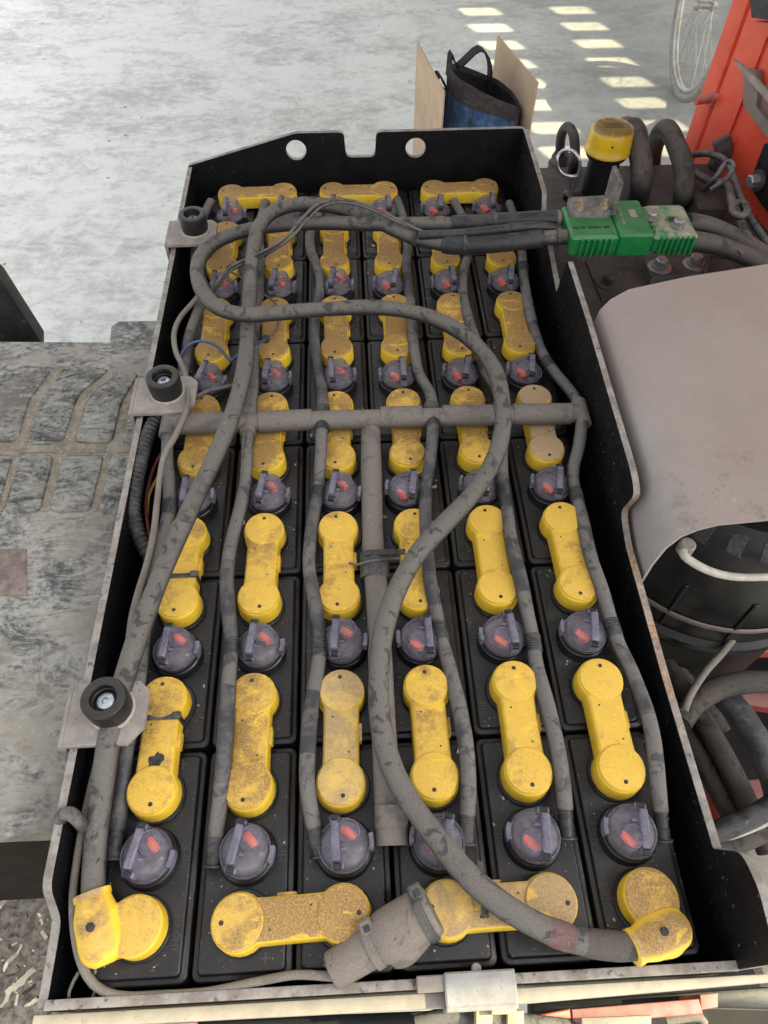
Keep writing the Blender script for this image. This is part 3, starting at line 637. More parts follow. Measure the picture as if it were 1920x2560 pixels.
hoses = [
 [(243,1884,.013),(247,1832,.013),(256,1765,.016),(268,1655,.022),(284,1560,.024),(300,1470,.022),(318,1320,.022),(342,1190,.024),(364,1110,.026),(366,1050,.028),(361,990,.034),(364,918,.040),(372,880,.034),(398,800,.024),(408,730,.024),(428,672,.028),(445,630,.022),(424,580,.020),(424,520,.020),(440,468,.014),(456,436,.014)],
 [(461,1878,.013),(464,1822,.014),(474,1740,.022),(486,1600,.034),(495,1460,.030),(500,1388,.024),(494,1325,.030),(490,1250,.034),(498,1180,.034),(515,1112,.030),(529,1052,.026),(533,1000,.034),(536,925,.040),(541,880,.040),(548,830,.030),(549,770,.024),(552,700,.022),(560,630,.024),(562,570,.026),(560,500,.024),(574,434,.014)],
 [(697,1868,.013),(688,1828,.013),(678,1785,.018),(664,1700,.030),(665,1615,.030),(672,1530,.026),(686,1450,.022),(691,1388,.020),(687,1345,.022),(678,1290,.030),(668,1230,.030),(669,1178,.026),(676,1120,.022),(688,1058,.020),(692,1000,.034),(695,925,.040),(697,880,.036),(696,845,.026),(688,795,.020),(680,745,.026),(680,700,.026),(689,645,.020),(692,608,.018),(684,575,.020),(671,540,.022),(671,500,.022),(690,462,.018),(712,432,.014)],
 [(1001,1846,.013),(1003,1808,.013),(1010,1758,.018),(1012,1690,.028),(1007,1615,.030),(994,1540,.028),(974,1455,.022),(953,1380,.020),(945,1338,.022),(930,1258,.032),(922,1180,.034),(919,1110,.028),(919,1055,.022),(928,1000,.032),(934,945,.040),(934,885,.040),(928,848,.030),(905,808,.022),(895,760,.026),(889,700,.028),(884,640,.020),(879,598,.020),(877,565,.022),(881,535,.022),(872,480,.018),(858,432,.014)],
 [(1223,1832,.013),(1222,1788,.013),(1217,1700,.024),(1204,1615,.028),(1184,1530,.026),(1159,1440,.020),(1150,1376,.020),(1139,1325,.026),(1124,1250,.032),(1105,1170,.032),(1095,1100,.026),(1086,1040,.024),(1084,985,.032),(1086,930,.040),(1084,880,.040),(1070,835,.030),(1045,800,.022),(1030,745,.024),(1011,685,.026),(999,632,.022),(1002,582,.020),(1012,548,.022),(1008,490,.018),(980,436,.014)],
 [(1434,1828,.013),(1428,1770,.014),(1421,1690,.026),(1411,1600,.028),(1395,1530,.026),(1364,1450,.020),(1335,1390,.018),(1318,1338,.022),(1299,1270,.030),(1275,1200,.030),(1257,1120,.024),(1240,1052,.022),(1239,1010,.028),(1250,965,.036),(1256,915,.040),(1252,880,.038),(1236,850,.030),(1196,802,.020),(1174,768,.020),(1154,715,.026),(1140,655,.026),(1131,600,.020),(1129,565,.020),(1121,505,.018),(1100,440,.014)]]
coup = [[(368,1082),(366,760)], [(500,1385),(562,600)], [(690,1060),(690,1385),(686,790)], [(919,1062),(948,1348),(882,600)], [(1086,1045),(1150,1372),(1040,788)], [(1239,1060),(1318,1345),(1164,785),(1129,576)]]
for i, P in enumerate(hoses):
    Q0 = spline(trace(P), 0.007)[4:]; hr = soft_r(HO); hg = G().tube(Q0, hr, 14)
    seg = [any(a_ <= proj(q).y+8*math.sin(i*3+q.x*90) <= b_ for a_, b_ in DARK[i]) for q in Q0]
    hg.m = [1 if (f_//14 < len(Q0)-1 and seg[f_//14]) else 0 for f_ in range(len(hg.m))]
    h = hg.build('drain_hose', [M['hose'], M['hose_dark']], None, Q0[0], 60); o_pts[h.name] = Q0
    tag(h, f'dusty grey hose snaking along the {COLN[i]} of cells', 'hose', 'hoses beside the cell columns')
    Q = o_pts[h.name]
    for (px, py) in coup[i]: coupling(Q, px, py, h, 0.022, HO*1.03+0.0003, M['coupling'])
    # plain black end spigot with a small flange
    t = (Q[0]-Q[3]).normalized()
    c = Q[0]; us = [-.002,0,.002,.0024,.0050,.0053,.0070,.0073,.0150,.0153,.0170,.0173,.0235,.0240,.0258,.0260]; rr = [.005,.0073,.0073,.0067,.0067,.0073,.0073,.0067,.0067,.0073,.0073,.0067,.0067,.0092,.0092,.007]
    pts = [c+t*u_ for u_ in us]
    G().tube(pts, lambda k: rr[k], 18).build('end_spigot', M['coupling'], h, None, 30)
# header pipe across the cells, with a tee at each hose
HZ = 0.040; tees = [(364,917),(537,912),(696,906),(800,902),(934,899),(1085,896),(1255,893)]
tp = [D(x, y, z=HZ) for x, y in tees]
hd = G().tube([tp[0]+(tp[-1]-tp[0])*k/30 for k in range(31)], 0.0122, 18).build('header_pipe', M['pipe'], None, tp[0], 60)
tag(hd, 'straight taupe header pipe lying crosswise over the cells', 'pipe')
ax = (tp[-1]-tp[0]).normalized()
for k, p in enumerate(tp):
    if k == 3: continue
    e = Vector((-ax.y, ax.x, 0)); G().tube([p-e*0.020, p-e*0.0195, p+e*0.0195, p+e*0.020], lambda k: (0.0090,0.0098,0.0098,0.0090)[k], 18).build('tee_sleeve', M['coupling'] if k in (2,4) else M['pipe'], hd, None, 30)
for k in range(len(tp)-1):
    a = tp[k]+ax*0.013; b = tp[k+1]-ax*0.013
    if (b-a).length > 0.05: G().tube([a,a+ax*0.0006,b-ax*0.0006,b], lambda k: (0.0130,0.0138,0.0138,0.0130)[k], 20).build('pipe_sleeve', M['pipe'], hd, None, 30)
# centre pipe between third and fourth columns
cp = cable('centre_pipe', [(800,900,.034),(801,960,.026),(803,1060,.020),(806,1180,.018),(812,1260,.018),(820,1400,.018),(828,1560,.017),(838,1720,.016),(846,1800,.015)], 0.0128, M['pipe'], 'long taupe pipe running front to back between third and fourth columns', 'pipe', None)
Q = o_pts[cp.name]
t = (Q[0]-Q[6]).normalized(); c = Q[-1]
G().tube([c+t*0.024, c+t*0.0235, c+t*0.004, c+t*0.0038, c-t*0.010, c-t*0.0102], lambda k: (.0135,.0155,.0155,.0148,.0148,.013)[k], 20).build('end_socket', M['pipe'], cp, None, 30)
best = min(range(len(Q)), key=lambda i: (proj(Q[i])-Vector((812,1222))).length); c = Q[best]
G().tube([c-t*0.015, c-t*0.0148, c+t*0.0148, c+t*0.015], lambda k: (.0145,.0165,.0165,.0145)[k], 20).build('clamp_sleeve', M['hose_dark'], cp, None, 30)
q = c+Vector((0,0,0.016)); G().box((q.x+0.012,q.y+0.008,q.z+0.001), (0.046,0.0065,0.0035), 0.0008).build('clamp_strap', M['tie'], cp)
cable('clamp_wire', [(755,1216,.030),(772,1220,.036),(790,1214,.040),(830,1208,.040),(862,1206,.036)], 0.0016, M['wire'], parent=cp, n=8)

# main power cables
CB = 0.0104
ca = cable('power_cable', [(203,1955,.026),(202,1895,.027),(207,1820,.030),(216,1740,.036),(232,1620,.046),(250,1530,.052),(288,1405,.056),(325,1300,.056),(366,1200,.060),(411,1100,.066),(456,1005,.072),(497,910,.076),(521,830,.070),(531,775,.060),(536,700,.056),(540,620,.062),(547,545,.078),(560,490,.090),(590,458,.098),(640,442,.100),(700,443,.098),(760,456,.094),(820,480,.090),(880,508,.088),(930,522,.090),(985,530,.096),(1090,524,.102),(1180,514,.104),(1222,512,.103)], CB, M['cable'], 'thick dusty power cable from left terminal boot to green connector', 'power cable', 'main battery cables', n=18)
cb = cable('power_cable', [(1390,2042,.024),(1340,2044,.026),(1260,2034,.032),(1180,2008,.040),(1090,1958,.048),(1010,1890,.052),(935,1800,.050),(875,1715,.048),(837,1630,.050),(820,1540,.052),(819,1450,.056),(829,1360,.060),(855,1280,.062),(900,1200,.062),(960,1132,.064),(1020,1068,.066),(1064,1000,.070),(1084,935,.078),(1085,870,.080),(1068,800,.072),(1025,742,.064),(965,700,.060),(890,674,.060),(800,664,.064),(700,668,.072),(600,676,.082),(530,680,.086),(478,668,.082),(444,640,.074),(427,600,.066),(431,560,.062),(460,527,.060),(510,504,.062),(570,490,.066),(640,484,.072),(720,482,.080),(810,484,.088),(900,485,.094),(1000,484,.100),(1110,478,.104),(1190,474,.106),(1222,474,.105)], CB, M['cable'], 'thick looping power cable from right terminal boot to green connector', 'power cable', 'main battery cables', n=18)
def near(P, px, py): return min(range(len(P)), key=lambda i: (proj(P[i])-Vector((px, py))).length)
def sleeve(root, a, b, r, mat, name='shrink_sleeve', last=True):
    P = o_pts[root.name]; half = len(P)//2
    ia = half+near(P[half:], *a) if last else near(P[:half], *a); ib = half+near(P[half:], *b) if last else near(P[:half], *b)
    if ia > ib: ia, ib = ib, ia
    seg = P[ia:ib+1]; n_ = len(seg)-1
    G().tube(seg, lambda k: r*(1+0.02*math.sin(k*0.9)+(0.0)) if 0 < k < n_ else r*0.95, 18).build(name, mat, root, None, 50)
sleeve(ca, (958,527), (1172,515), 0.0130, M['sleeve']); sleeve(cb, (982,484), (1205,474), 0.0128, M['sleeve'])
sleeve(cb, (1180,2008), (1245,2033), 0.0109, M['tape_red'], 'red_tape', False); sleeve(cb, (1250,2034), (1375,2056), 0.0114, M['blackhose'], 'black_tape', False)
mid = cable('signal_sleeve', [(905,508,.100),(980,505,.108),(1060,498,.114),(1130,490,.116),(1180,490,.112),(1212,496,.108)], 0.0062, M['sleeve'], 'slim black sleeve over signal wires between the two cable sleeves', 'wire sleeve')
def tie_on(root, P, px, py, r, mat=M['tie'], head=True, half=None):
    i = max(2, min(len(P)-3, near(P, px, py))); t = (P[i+1]-P[i-1]).normalized(); c = P[i]
    o = G().tube([c-t*0.0028, c-t*0.0026, c+t*0.0026, c+t*0.0028], lambda k: r+(0.0012 if 0 < k < 3 else 0.0006), 20).build('cable_tie', mat, root, None, 30)
    if head:
        e = t.cross(Vector((0,0,1))).normalized(); e = e if e.y < 0 else -e
        hp = c+e*r*0.72+Vector((0,0,r*0.72)); X = Matrix.Translation(hp) @ Vector((0,0,1)).rotation_difference((e+Vector((0,0,1))).normalized()).to_matrix().to_4x4()
        G().box((0,0,0), (0.0075,0.0085,0.0056), 0.001, X).box((0,0,0.0026), (0.0035,0.0045,0.0016), 0.0004, X).build('tie_head', mat, o, None, 35)
PA = o_pts[ca.name]; PB = o_pts[cb.name]; ha = len(PA)//2
tie_on(ca, PA[ha:], 1003, 532, 0.0132); tie_on(ca, PA[ha:], 900, 512, 0.0108); tie_on(cb, PB[len(PB)*2//3:], 1062, 480, 0.0130, M['tie'], False)
tie_on(ca, PA[ha:], 1203, 512, 0.0115); tie_on(cb, PB[len(PB)*2//3:], 1208, 474, 0.0115, M['tie_dusty'], False)

# thin wires
def wire(name, pts, r, mat, label, cat='wire', group=None): return cable(name, pts, r, mat, label, cat, group, None, 8, False, 0.006)
wire('black_wire', [(452,640,.040),(470,610,.060),(500,575,.072),(545,555,.080),(585,535,.100),(620,510,.112),(655,470,.118),(690,440,.120),(745,432,.119),(800,446,.114),(850,470,.108),(900,495,.104),(930,506,.104)], 0.0024, M['wire'], 'paired thin black wire arching over the two power cables', 'wire', 'thin black wires')
wire('black_wire', [(448,650,.036),(474,612,.055),(505,580,.068),(548,560,.076),(590,540,.096),(628,514,.110),(664,475,.114),(700,444,.117),(750,438,.116),(800,452,.112),(850,476,.106),(905,500,.101),(935,511,.102)], 0.0022, M['wire'], 'thin black wire hugging the underside of the arching wire pair', 'wire', 'thin black wires')
wire('tan_sensor_wire', [(447,615,.050),(420,650,.040),(390,685,.036),(376,720,.036),(380,760,.040),(398,800,.044),(406,850,.050),(402,890,.058),(380,940,.060),(357,980,.054),(347,1020,.046),(340,1080,.040),(332,1150,.038),(318,1215,.036),(300,1275,.034),(285,1335,.032),(277,1400,.028),(268,1480,.020),(240,1560,.020),(212,1640,.022),(186,1750,.020),(168,1850,.018),(158,1930,.016),(160,2000,.014),(170,2060,.010),(190,2110,.006),(222,2140,.004),(270,2152,.004),(340,2150,.004),(450,2143,.004),(560,2120,.006),(640,2106,.010),(722,2110,.014)], 0.0038, M['wire_tan'], 'tan sensor lead running down the left edge to the rubber boot')
wire('blue_wire', [(388,800,.030),(389,775,.032),(400,752,.036),(428,737,.042),(462,744,.042),(484,764,.036),(498,779,.034),(518,764,.050),(545,748,.052),(572,734,.034)], 0.0021, M['wire_blue'], 'short blue wire looping over the leftmost link covers')
wire('probe_wire', [(572,733,.031),(588,722,.031),(600,700,.031),(601,670,.034),(590,650,.036),(560,630,.038),(530,605,.044),(500,588,.050),(490,578,.056),(505,566,.066)], 0.0016, M['wire'], 'hair-thin grey probe wire ending at the black blob beside the blue wire')
pb = D(573,733,z=0.029); tag(G().lathe([(0.0045,-0.004),(0.0062,-0.002),(0.0062,0.003),(0.004,0.0045)], 14, Matrix.Translation(pb)).build('probe_plug', M['hole'], None, pb), 'small black probe plug pressed into a yellow cover, second column', 'plug')
wire('grey_lead', [(395,890,.034),(420,862,.042),(450,845,.048),(480,838,.048),(502,832,.044)], 0.0028, M['wire'], 'short dark lead crossing beside the middle rubber buffer')
wire('red_wire', [(376,955,.010),(345,985,.004),(325,1030,-.002),(316,1080,-.004),(318,1130,-.006),(326,1175,-.010)], 0.0022, M['wire_red'], 'thin red wire sagging beside the left tray wall')
wire('yellow_wire', [(360,1000,.004),(338,1035,-.002),(322,1070,-.006),(318,1110,-.008)], 0.0018, M['wire_yel'], 'thin yellow wire dipping beside the left tray wall')
wire('loop_wire', [(205,2090,.000),(208,2130,-.004),(195,2165,-.008),(172,2180,-.010),(152,2172,-.010),(150,2140,-.006),(170,2100,-.002)], 0.0016, M['wire_tan'], 'thin wire loop hanging in the front left tray corner')
# corrugated conduit
cp_ = spline(trace([(356,880,.030),(334,910,.036),(315,952,.036),(302,1005,.033),(291,1060,.030),(288,1105,.024),(298,1150,.014),(316,1190,.004),(333,1216,-.006)]), 0.0016)
cdt = G().tube(cp_, lambda k: 0.0092 if (k % 4) < 2 else 0.0079, 16).build('corrugated_conduit', M['coupling'], None, cp_[0], 25)
tag(cdt, 'black corrugated conduit curving along the left tray wall', 'conduit')
# grey rubber boot on the sensor lead with two dusty ties
a = D(716,2098,z=0.014); b = D(935,1962,z=0.034)
P = [a+(b-a)*k/22 for k in range(23)]
prof = [0.0145,0.0150,0.0153,0.0156,0.0158,0.016,0.0162,0.0164,0.0166,0.017,0.0182,0.0200,0.0212,0.0216,0.0216,0.0215,0.0214,0.0213,0.0212,0.0210,0.0208,0.0205,0.0195]
g = G().tube(P, lambda k: prof[k], 22); t = (b-a).normalized(); e = Vector((t.y,-t.x,0))
lump = [P[12]+e*0.012+Vector((0,0,-0.004)), P[14]+e*0.015+Vector((0,0,-0.004)), P[18]+e*0.010+Vector((0,0,-0.003))]
g.tube(spline(lump, 0.003), 0.0125, 16)
bt = g.build('rubber_boot', M['boot'], None, a, 50); tag(bt, 'dusty grey rubber boot with two cable ties near front wall', 'rubber boot')
rm = bt.modifiers.new('fuse','REMESH'); rm.mode = 'VOXEL'; rm.voxel_size = 0.0011; rm.use_smooth_shade = True
sm = bt.modifiers.new('soften','SMOOTH'); sm.iterations = 6; sm.factor = 0.6
for k, mt, rr in ((9, M['tie_dusty'], 0.0172), (20, M['tie'], 0.0212)):
    o = G().tube([P[k]-t*0.0036, P[k]-t*0.0034, P[k]+t*0.0034, P[k]+t*0.0036], lambda q: rr+(0.0016 if 0 < q < 3 else 0.0006), 24).build('cable_tie', mt, bt, None, 30)
    hp = P[k]-e*rr*0.75+Vector((0,0,rr*0.78)); X = Matrix.Translation(hp) @ Matrix.Rotation(math.atan2(t.y,t.x),4,'Z')
    G().box((0,0,0), (0.0115,0.0125,0.0085), 0.0016, X).build('tie_head', mt, o, None, 35); G().box((0,-0.001,0.0042), (0.0052,0.0052,0.0016), 0.0003, X).build('tie_slot', M['hole'], o, None, 35)
tz = D(1042,1920,z=0.028); tag(G().box((tz.x,tz.y,tz.z), (0.0058,0.043,0.0016), 0.0005).box((tz.x,tz.y-0.0212,tz.z-0.012),(0.0058,0.0016,0.024),0.0005).box((tz.x,tz.y+0.0212,tz.z-0.012),(0.0058,0.0016,0.024),0.0005).build('cable_tie', M['tie'], None, tz), 'grey cable tie around the right crosswise front link cover', 'cable tie')

# ================================================================== RUBBER BUFFERS ON THE LEFT WALL
def buffer(px, py, zt, ang, label, hw, fl, bk):
    c = D(px, py, z=zt); root = tag(empty('rubber_buffer', (c.x, c.y, 0.044)), label, 'rubber buffer', 'buffers on the left tray wall')
    zp = zt-0.030; xo = XL-TH-0.004
    # plate: inner edge chamfered, folded down outside the wall
    out = [(xo-c.x, -fl), (hw-0.014, -fl), (hw, -fl+0.016), (hw, bk-0.010), (hw-0.010, bk), (xo-c.x, bk)]
    G().prism(out, zp-0.005, zp, 0.0008, Matrix.Translation((c.x,c.y,0))).build('bracket_plate', M['bracket'], root, None, 30)
    G().box((xo-0.0025+0.0006, c.y+(bk-fl)/2, zp-0.022), (0.005, bk+fl, 0.044), 0.001).build('bracket_flange', M['bracket'], root, None, 30)
    X = Matrix.Translation((c.x, c.y, 0))
    G().lathe([(0.0217,zp+0.0003),(0.0217,zp+0.003),(0.0208,zp+0.0036)], 36, X).build('washer', M['washer'], root, None, 30)
    G().lathe([(0.0198,zp+0.0032),(0.0208,zp+0.010),(0.0208,zp+0.0285),(0.0204,zp+0.0297),(0.0196,zp+0.0302),(0.0133,zp+0.0302),(0.0126,zp+0.0298),(0.0124,zp+0.022),(0.0115,zp+0.0215),(0.0111,zp+0.016),(0.0001,zp+0.0155)], 40, X, 0, True, False).build('rubber_puck', M['puck'], root, None, 45)
    bo = G().lathe([(0.0090,zp+0.0152),(0.0090,zp+0.019),(0.0078,zp+0.0222),(0.0046,zp+0.0230),(0.0035,zp+0.0230),(0.0030,zp+0.0185),(0.0001,zp+0.018)], 20, X, 0, True, False).build('bolt_head', M['zinc'], root, None, 30)
buffer(222,1507,0.082,0,'large near rubber buffer on dusty bracket, closest to camera', 0.032, 0.034, 0.028)
buffer(350,812,0.082,0,'middle rubber buffer on bracket above the corrugated conduit', 0.036, 0.034, 0.030)
buffer(414,461,0.082,0,'far rubber buffer on bracket near the back left corner', 0.032, 0.034, 0.030)
# strap hooked over the left wall near the front
cable('wall_strap', [(128,1772,.038),(138,1760,.049),(152,1758,.052),(168,1770,.050),(180,1785,.034)], 0.0062, M['hose'], 'short grey strap hooked over the left tray wall', 'strap')

# ================================================================== FLOOR MAT, LEFT
MZ = -0.022
root = tag(empty('floor_mat', (-0.45, 0.4, MZ)), 'worn muddy rubber floor mat with raised pads left of tray', 'floor mat')
XW = XL-TH-0.0015
p = lambda x, y, z=MZ: D(x, y, z=z)
a1 = p(0,735); a2 = p(238,737); a3 = p(247,692); f0 = p(0,1802)
ol = [(-0.95,f0.y+0.004),(-0.95,a1.y+0.02),(a2.x-0.002,a2.y),(a3.x-0.004,a3.y-0.012),(a3.x+0.006,a3.y),(XW,a3.y-0.002),(XW,f0.y-0.002)]
G().prism(ol, MZ-0.030, MZ, 0.004, None).build('mat_base', M['mat'], root, None, 30)
G().box(((-0.95+XW)/2, f0.y+0.004, MZ-0.090), (0.95+XW, 0.012, 0.125), 0.002).build('front_lip', M['mat_face'], root)
G().box(((-0.95+XW)/2, f0.y+0.35, MZ-0.28), (0.95+XW-0.004, 0.66, 0.48)).build('step_body', M['mat_face'], root)
pads = [[(-160,828),(112,797),(62,862),(38,952),(-160,955)], [(140,790),(238,796),(168,852),(136,952),(60,948),(84,872)], [(262,797),(300,806),(262,868),(242,955),(160,956),(190,866)],
        [(318,812),(352,812),(326,955),(260,956),(284,880)], [(-160,985),(28,984),(-8,1112),(-160,1115)], [(46,981),(116,982),(86,1104),(8,1108)], [(136,982),(224,981),(194,1104),(104,1104)], [(242,980),(318,978),(296,1112),(212,1106)],
        [(-160,748),(226,748),(232,790),(120,786),(-160,815)], [(246,742),(262,704),(345,704),(340,800),(246,790)],
        [(-160,1120),(300,1120),(282,1250),(250,1360),(222,1440),(90,1440),(84,1300),(66,1292),(66,1180),(-160,1176)], [(-160,1296),(62,1298),(76,1440),(62,1540),(36,1620),(54,1735),(-160,1745)], [(92,1446),(222,1446),(196,1510),(176,1600),(140,1755),(78,1757),(52,1622),(78,1545)],
        [(-160,1186),(56,1186),(58,1284),(-160,1288)], [(-160,1752),(118,1762),(112,1794),(-160,1796)]]
for k, P in enumerate(pads[:8]):
    q = [D(x, y, z=MZ+0.003) for x, y in P]; q = [(min(v.x, XW-0.002), v.y) for v in q]
    q = roundpoly(q, 0.010, 4)
    G().prism(q, MZ-0.002, MZ+0.0042+0.0006*(k % 3), 0.0030).build('mat_pad', M['mat_pad'], root, None, 30)
gro = [([(132,790),(78,868),(50,950),(44,975)],13), ([(250,797),(182,858),(150,955),(128,1010),(100,1104)],14), ([(308,812),(273,876),(252,960),(232,1010),(206,1104)],15), ([(-160,972),(60,970),(180,968),(250,968),(330,966)],14), ([(38,968),(10,1060),(-2,1104)],14)]
for P, wd in gro:
    q = spline([D(x, y, z=MZ+0.0009) for x, y in P], 0.012); lft = []; rgt = []; n_ = len(q)
    for i in range(n_):
        t = (q[min(i+1,n_-1)]-q[max(i-1,0)]).normalized(); e = Vector((-t.y,t.x,0)); ww = wd*0.00056*(1+0.18*math.sin(i*0.9)+random.uniform(-.08,.08))*(1 if 0 < i < n_-1 else 0.5)
        lft.append(q[i]+e*ww); rgt.append(q[i]-e*ww)
    gz_ = MZ+0.0006+0.00022*gro.index((P, wd)); G().prism([(v.x,v.y) for v in lft+rgt[::-1]], MZ-0.002, gz_, 0.0).build('groove_dirt', M['sand'], root, None, 30)
q = [D(x, y, z=MZ+0.0015) for x, y in ((-160,1186),(57,1186),(58,1286),(-160,1288))]
G().prism([(v.x,v.y) for v in q], MZ-0.002, MZ+0.0012, 0.0).build('worn_patch', M['patch'], root, None, 30)
# black guard behind the mat
pl = [D(x, y, y=0.86) for x, y in ((-160,440),(0,602),(88,738),(88,800),(-160,800))]
pm = G().prism([(v.x, v.z) for v in pl], 0, 0.03, 0.004, Matrix(((1,0,0,0),(0,0,1,0.86),(0,1,0,0),(0,0,0,1)))).build('side_guard', M['guard'], None, pl[0], 30)
tag(pm, 'black slanted guard panel standing behind the floor mat', 'guard panel')

# ================================================================== RIGHT-HAND SIDE: PLATE, CONNECTOR, HOSES
pz = 0.0
root = tag(empty('cover_plate', (0.45, 0.95, pz)), 'grimy dark steel plate under the green connector', 'steel plate')
G().prism(roundpoly([(0.302,0.60),(0.302,1.135),(0.312,1.148),(0.66,1.150),(0.95,1.10),(0.95,0.60)],0.006), pz-0.016, pz, 0.002).build('plate', M['plate'], root, None, 30)
q = [D(x, y, z=0.006) for x, y in ((1265,560),(1300,645),(1659,575),(1659,540),(1520,500))]
G().prism([(v.x, v.y) for v in q], pz-0.002, pz+0.005, 0.0015).build('raised_panel', M['plate'], root, None, 30)
def hexbolt(root, c, s, mat, wr=None):
    X = Matrix.Translation(c)
    if wr: G().lathe([(wr,0),(wr,0.002),(wr*0.93,0.0026)], 24, X).build('washer', mat, root, None, 30)
    z0 = 0.0026 if wr else 0
    G().lathe([(s*1.25,z0),(s*1.25,z0+s*0.25)], 20, X).lathe([(s,z0),(s,z0+s*1.15),(s*0.8,z0+s*1.35)], 6, X @ Matrix.Rotation(random.uniform(0,1),4,'Z')).build('bolt_head', mat, root, None, 25)
for x, y in ((1312,612),(1530,640)): hexbolt(root, D(x, y, z=0.005), 0.0085, M['plate'], 0.018)
b1 = D(1455,588,z=0.02)
bp = tag(empty('clamp_plate', (b1.x, b1.y, 0.0055)), 'small steel clamp plate with two hex bolts beside green connector', 'clamp plate')
q = [D(x, y, z=0.022) for x, y in ((1392,560),(1522,552),(1538,588),(1408,600))]; G().prism([(v.x, v.y) for v in q], 0.0055, 0.022, 0.002).build('plate', M['dark_steel'], bp, None, 30)
for x, y in ((1424,578),(1500,572)): hexbolt(bp, D(x, y, z=0.0225), 0.0105, M['bolt'], 0.0185)
# cube bracket
q = D(1527,440,z=0.02); cbk = tag(G().box((q.x,q.y,0.014), (0.045,0.05,0.026), 0.002).lathe([(0.006,0.0268),(0.006,0.0275)], 14, Matrix.Translation((q.x,q.y+0.01,0))).build('cube_bracket', M['plate'], None, (q.x,q.y,0.001), 30), 'small dark folded bracket with a hole behind the green connector', 'bracket')

# green connector pair
gz = 0.088; gt = 0.120; y0, y1 = 0.752, 0.832
def ribs(root, xa, xb, n, yf, mat):
    for k in range(n):
        x = xa+(xb-xa)*k/(n-1); G().box((x, yf, (gz+gt)/2-0.001), (0.0035, 0.005, gt-gz-0.004), 0.001).build('grip_rib', mat, root, None, 30)
conn = tag(empty('power_connector', (0.34, 0.80, gz)), 'clean green battery-side half of the power connector, carrying the angle bracket', 'connector', 'green connector halves')
G().box((0.3275,(y0+y1)/2,(gz+gt)/2), (0.069,y1-y0,gt-gz), 0.004).build('housing', M['green'], conn, None, 30)
G().box((0.3850,(y0+y1)/2+0.002,(gz+gt)/2+0.0005), (0.048,y1-y0+0.008,gt-gz+0.004), 0.003).build('shroud', M['green'], conn, None, 30)
ribs(conn, 0.308, 0.350, 6, y0-0.0008, M['green'])
for x in (0.302,0.312,0.346): 
    G().box((x,y0+0.022,gt+0.0003), (0.008,0.005,0.0012), 0.0004).build('slot', M['hole'], conn, None, 30)
G().box((0.329,y0+0.022,gt+0.0003), (0.020,0.004,0.0012), 0.0004).build('slot', M['hole'], conn, None, 30)
G().box((0.390,y0+0.050,gt+0.0029), (0.010,0.018,0.0008)).build('date_panel', M['bracket'], conn, None, 30)
o = link('maker_print', text_mesh('maker_print','MADE 50E 160A',0.0065,0.0002,M['bracket']), conn, (0.372-0.34, y0+0.045-0.80, gt-gz+0.0032)); o.rotation_euler[2] = math.pi/2
conn2 = tag(empty('power_connector', (0.45, 0.80, gz)), 'dusty green truck-side half of the power connector with loose bolts', 'connector', 'green connector halves')
G().box((0.4425,(y0+y1)/2,(gz+gt)/2-0.001), (0.066,y1-y0,gt-gz), 0.006).build('housing', M['green_dusty'], conn2, None, 30)
ribs(conn2, 0.422, 0.468, 7, y0-0.0008, M['green'])
for px, py in ((1407,472),(1463,488)): hexbolt(conn2, D(px, py, z=gt), 0.0075, M['bolt'], None)
for px, py in ((1452,473),(1404,490)):
    q = D(px, py, z=gt); G().lathe([(0.0105,gt-0.003),(0.0105,gt-0.0006)], 6, Matrix.Translation((q.x,q.y,0))).build('hex_recess', M['green'], conn2, None, 20); G().lathe([(0.0055,gt-0.003),(0.0055,gt-0.0002)], 12, Matrix.Translation((q.x,q.y,0))).build('bolt_hole', M['hole'], conn2, None, 20)
ab = tag(empty('angle_bracket', (0.33, 0.82, gt)), 'dusty black angle bracket bolted on the green connector', 'bracket')
q = [D(x, y, z=gt+0.009) for x, y in ((1226,425),(1233,458),(1312,461),(1330,448),(1322,420))]
G().prism(roundpoly([(v.x, v.y) for v in q],0.006), gt+0.0005, gt+0.009, 0.0015).build('base_leg', M['anglesteel'], ab, None, 30)
G().box((0.3565+0.004,0.822,gt+0.026), (0.0065,0.044,0.052), 0.0015).build('upright_leg', M['anglesteel'], ab, None, 30)
for px, py in ((1251,452),(1303,450)):
    q = D(px, py, z=gt+0.009); X = Matrix.Translation((q.x,q.y,gt+0.009)); G().lathe([(0.0068,0.0),(0.0068,0.006)], 6, X).lathe([(0.0036,0.005),(0.0036,0.014)], 12, X).build('rusty_nut', M['rusty'], ab, None, 25)
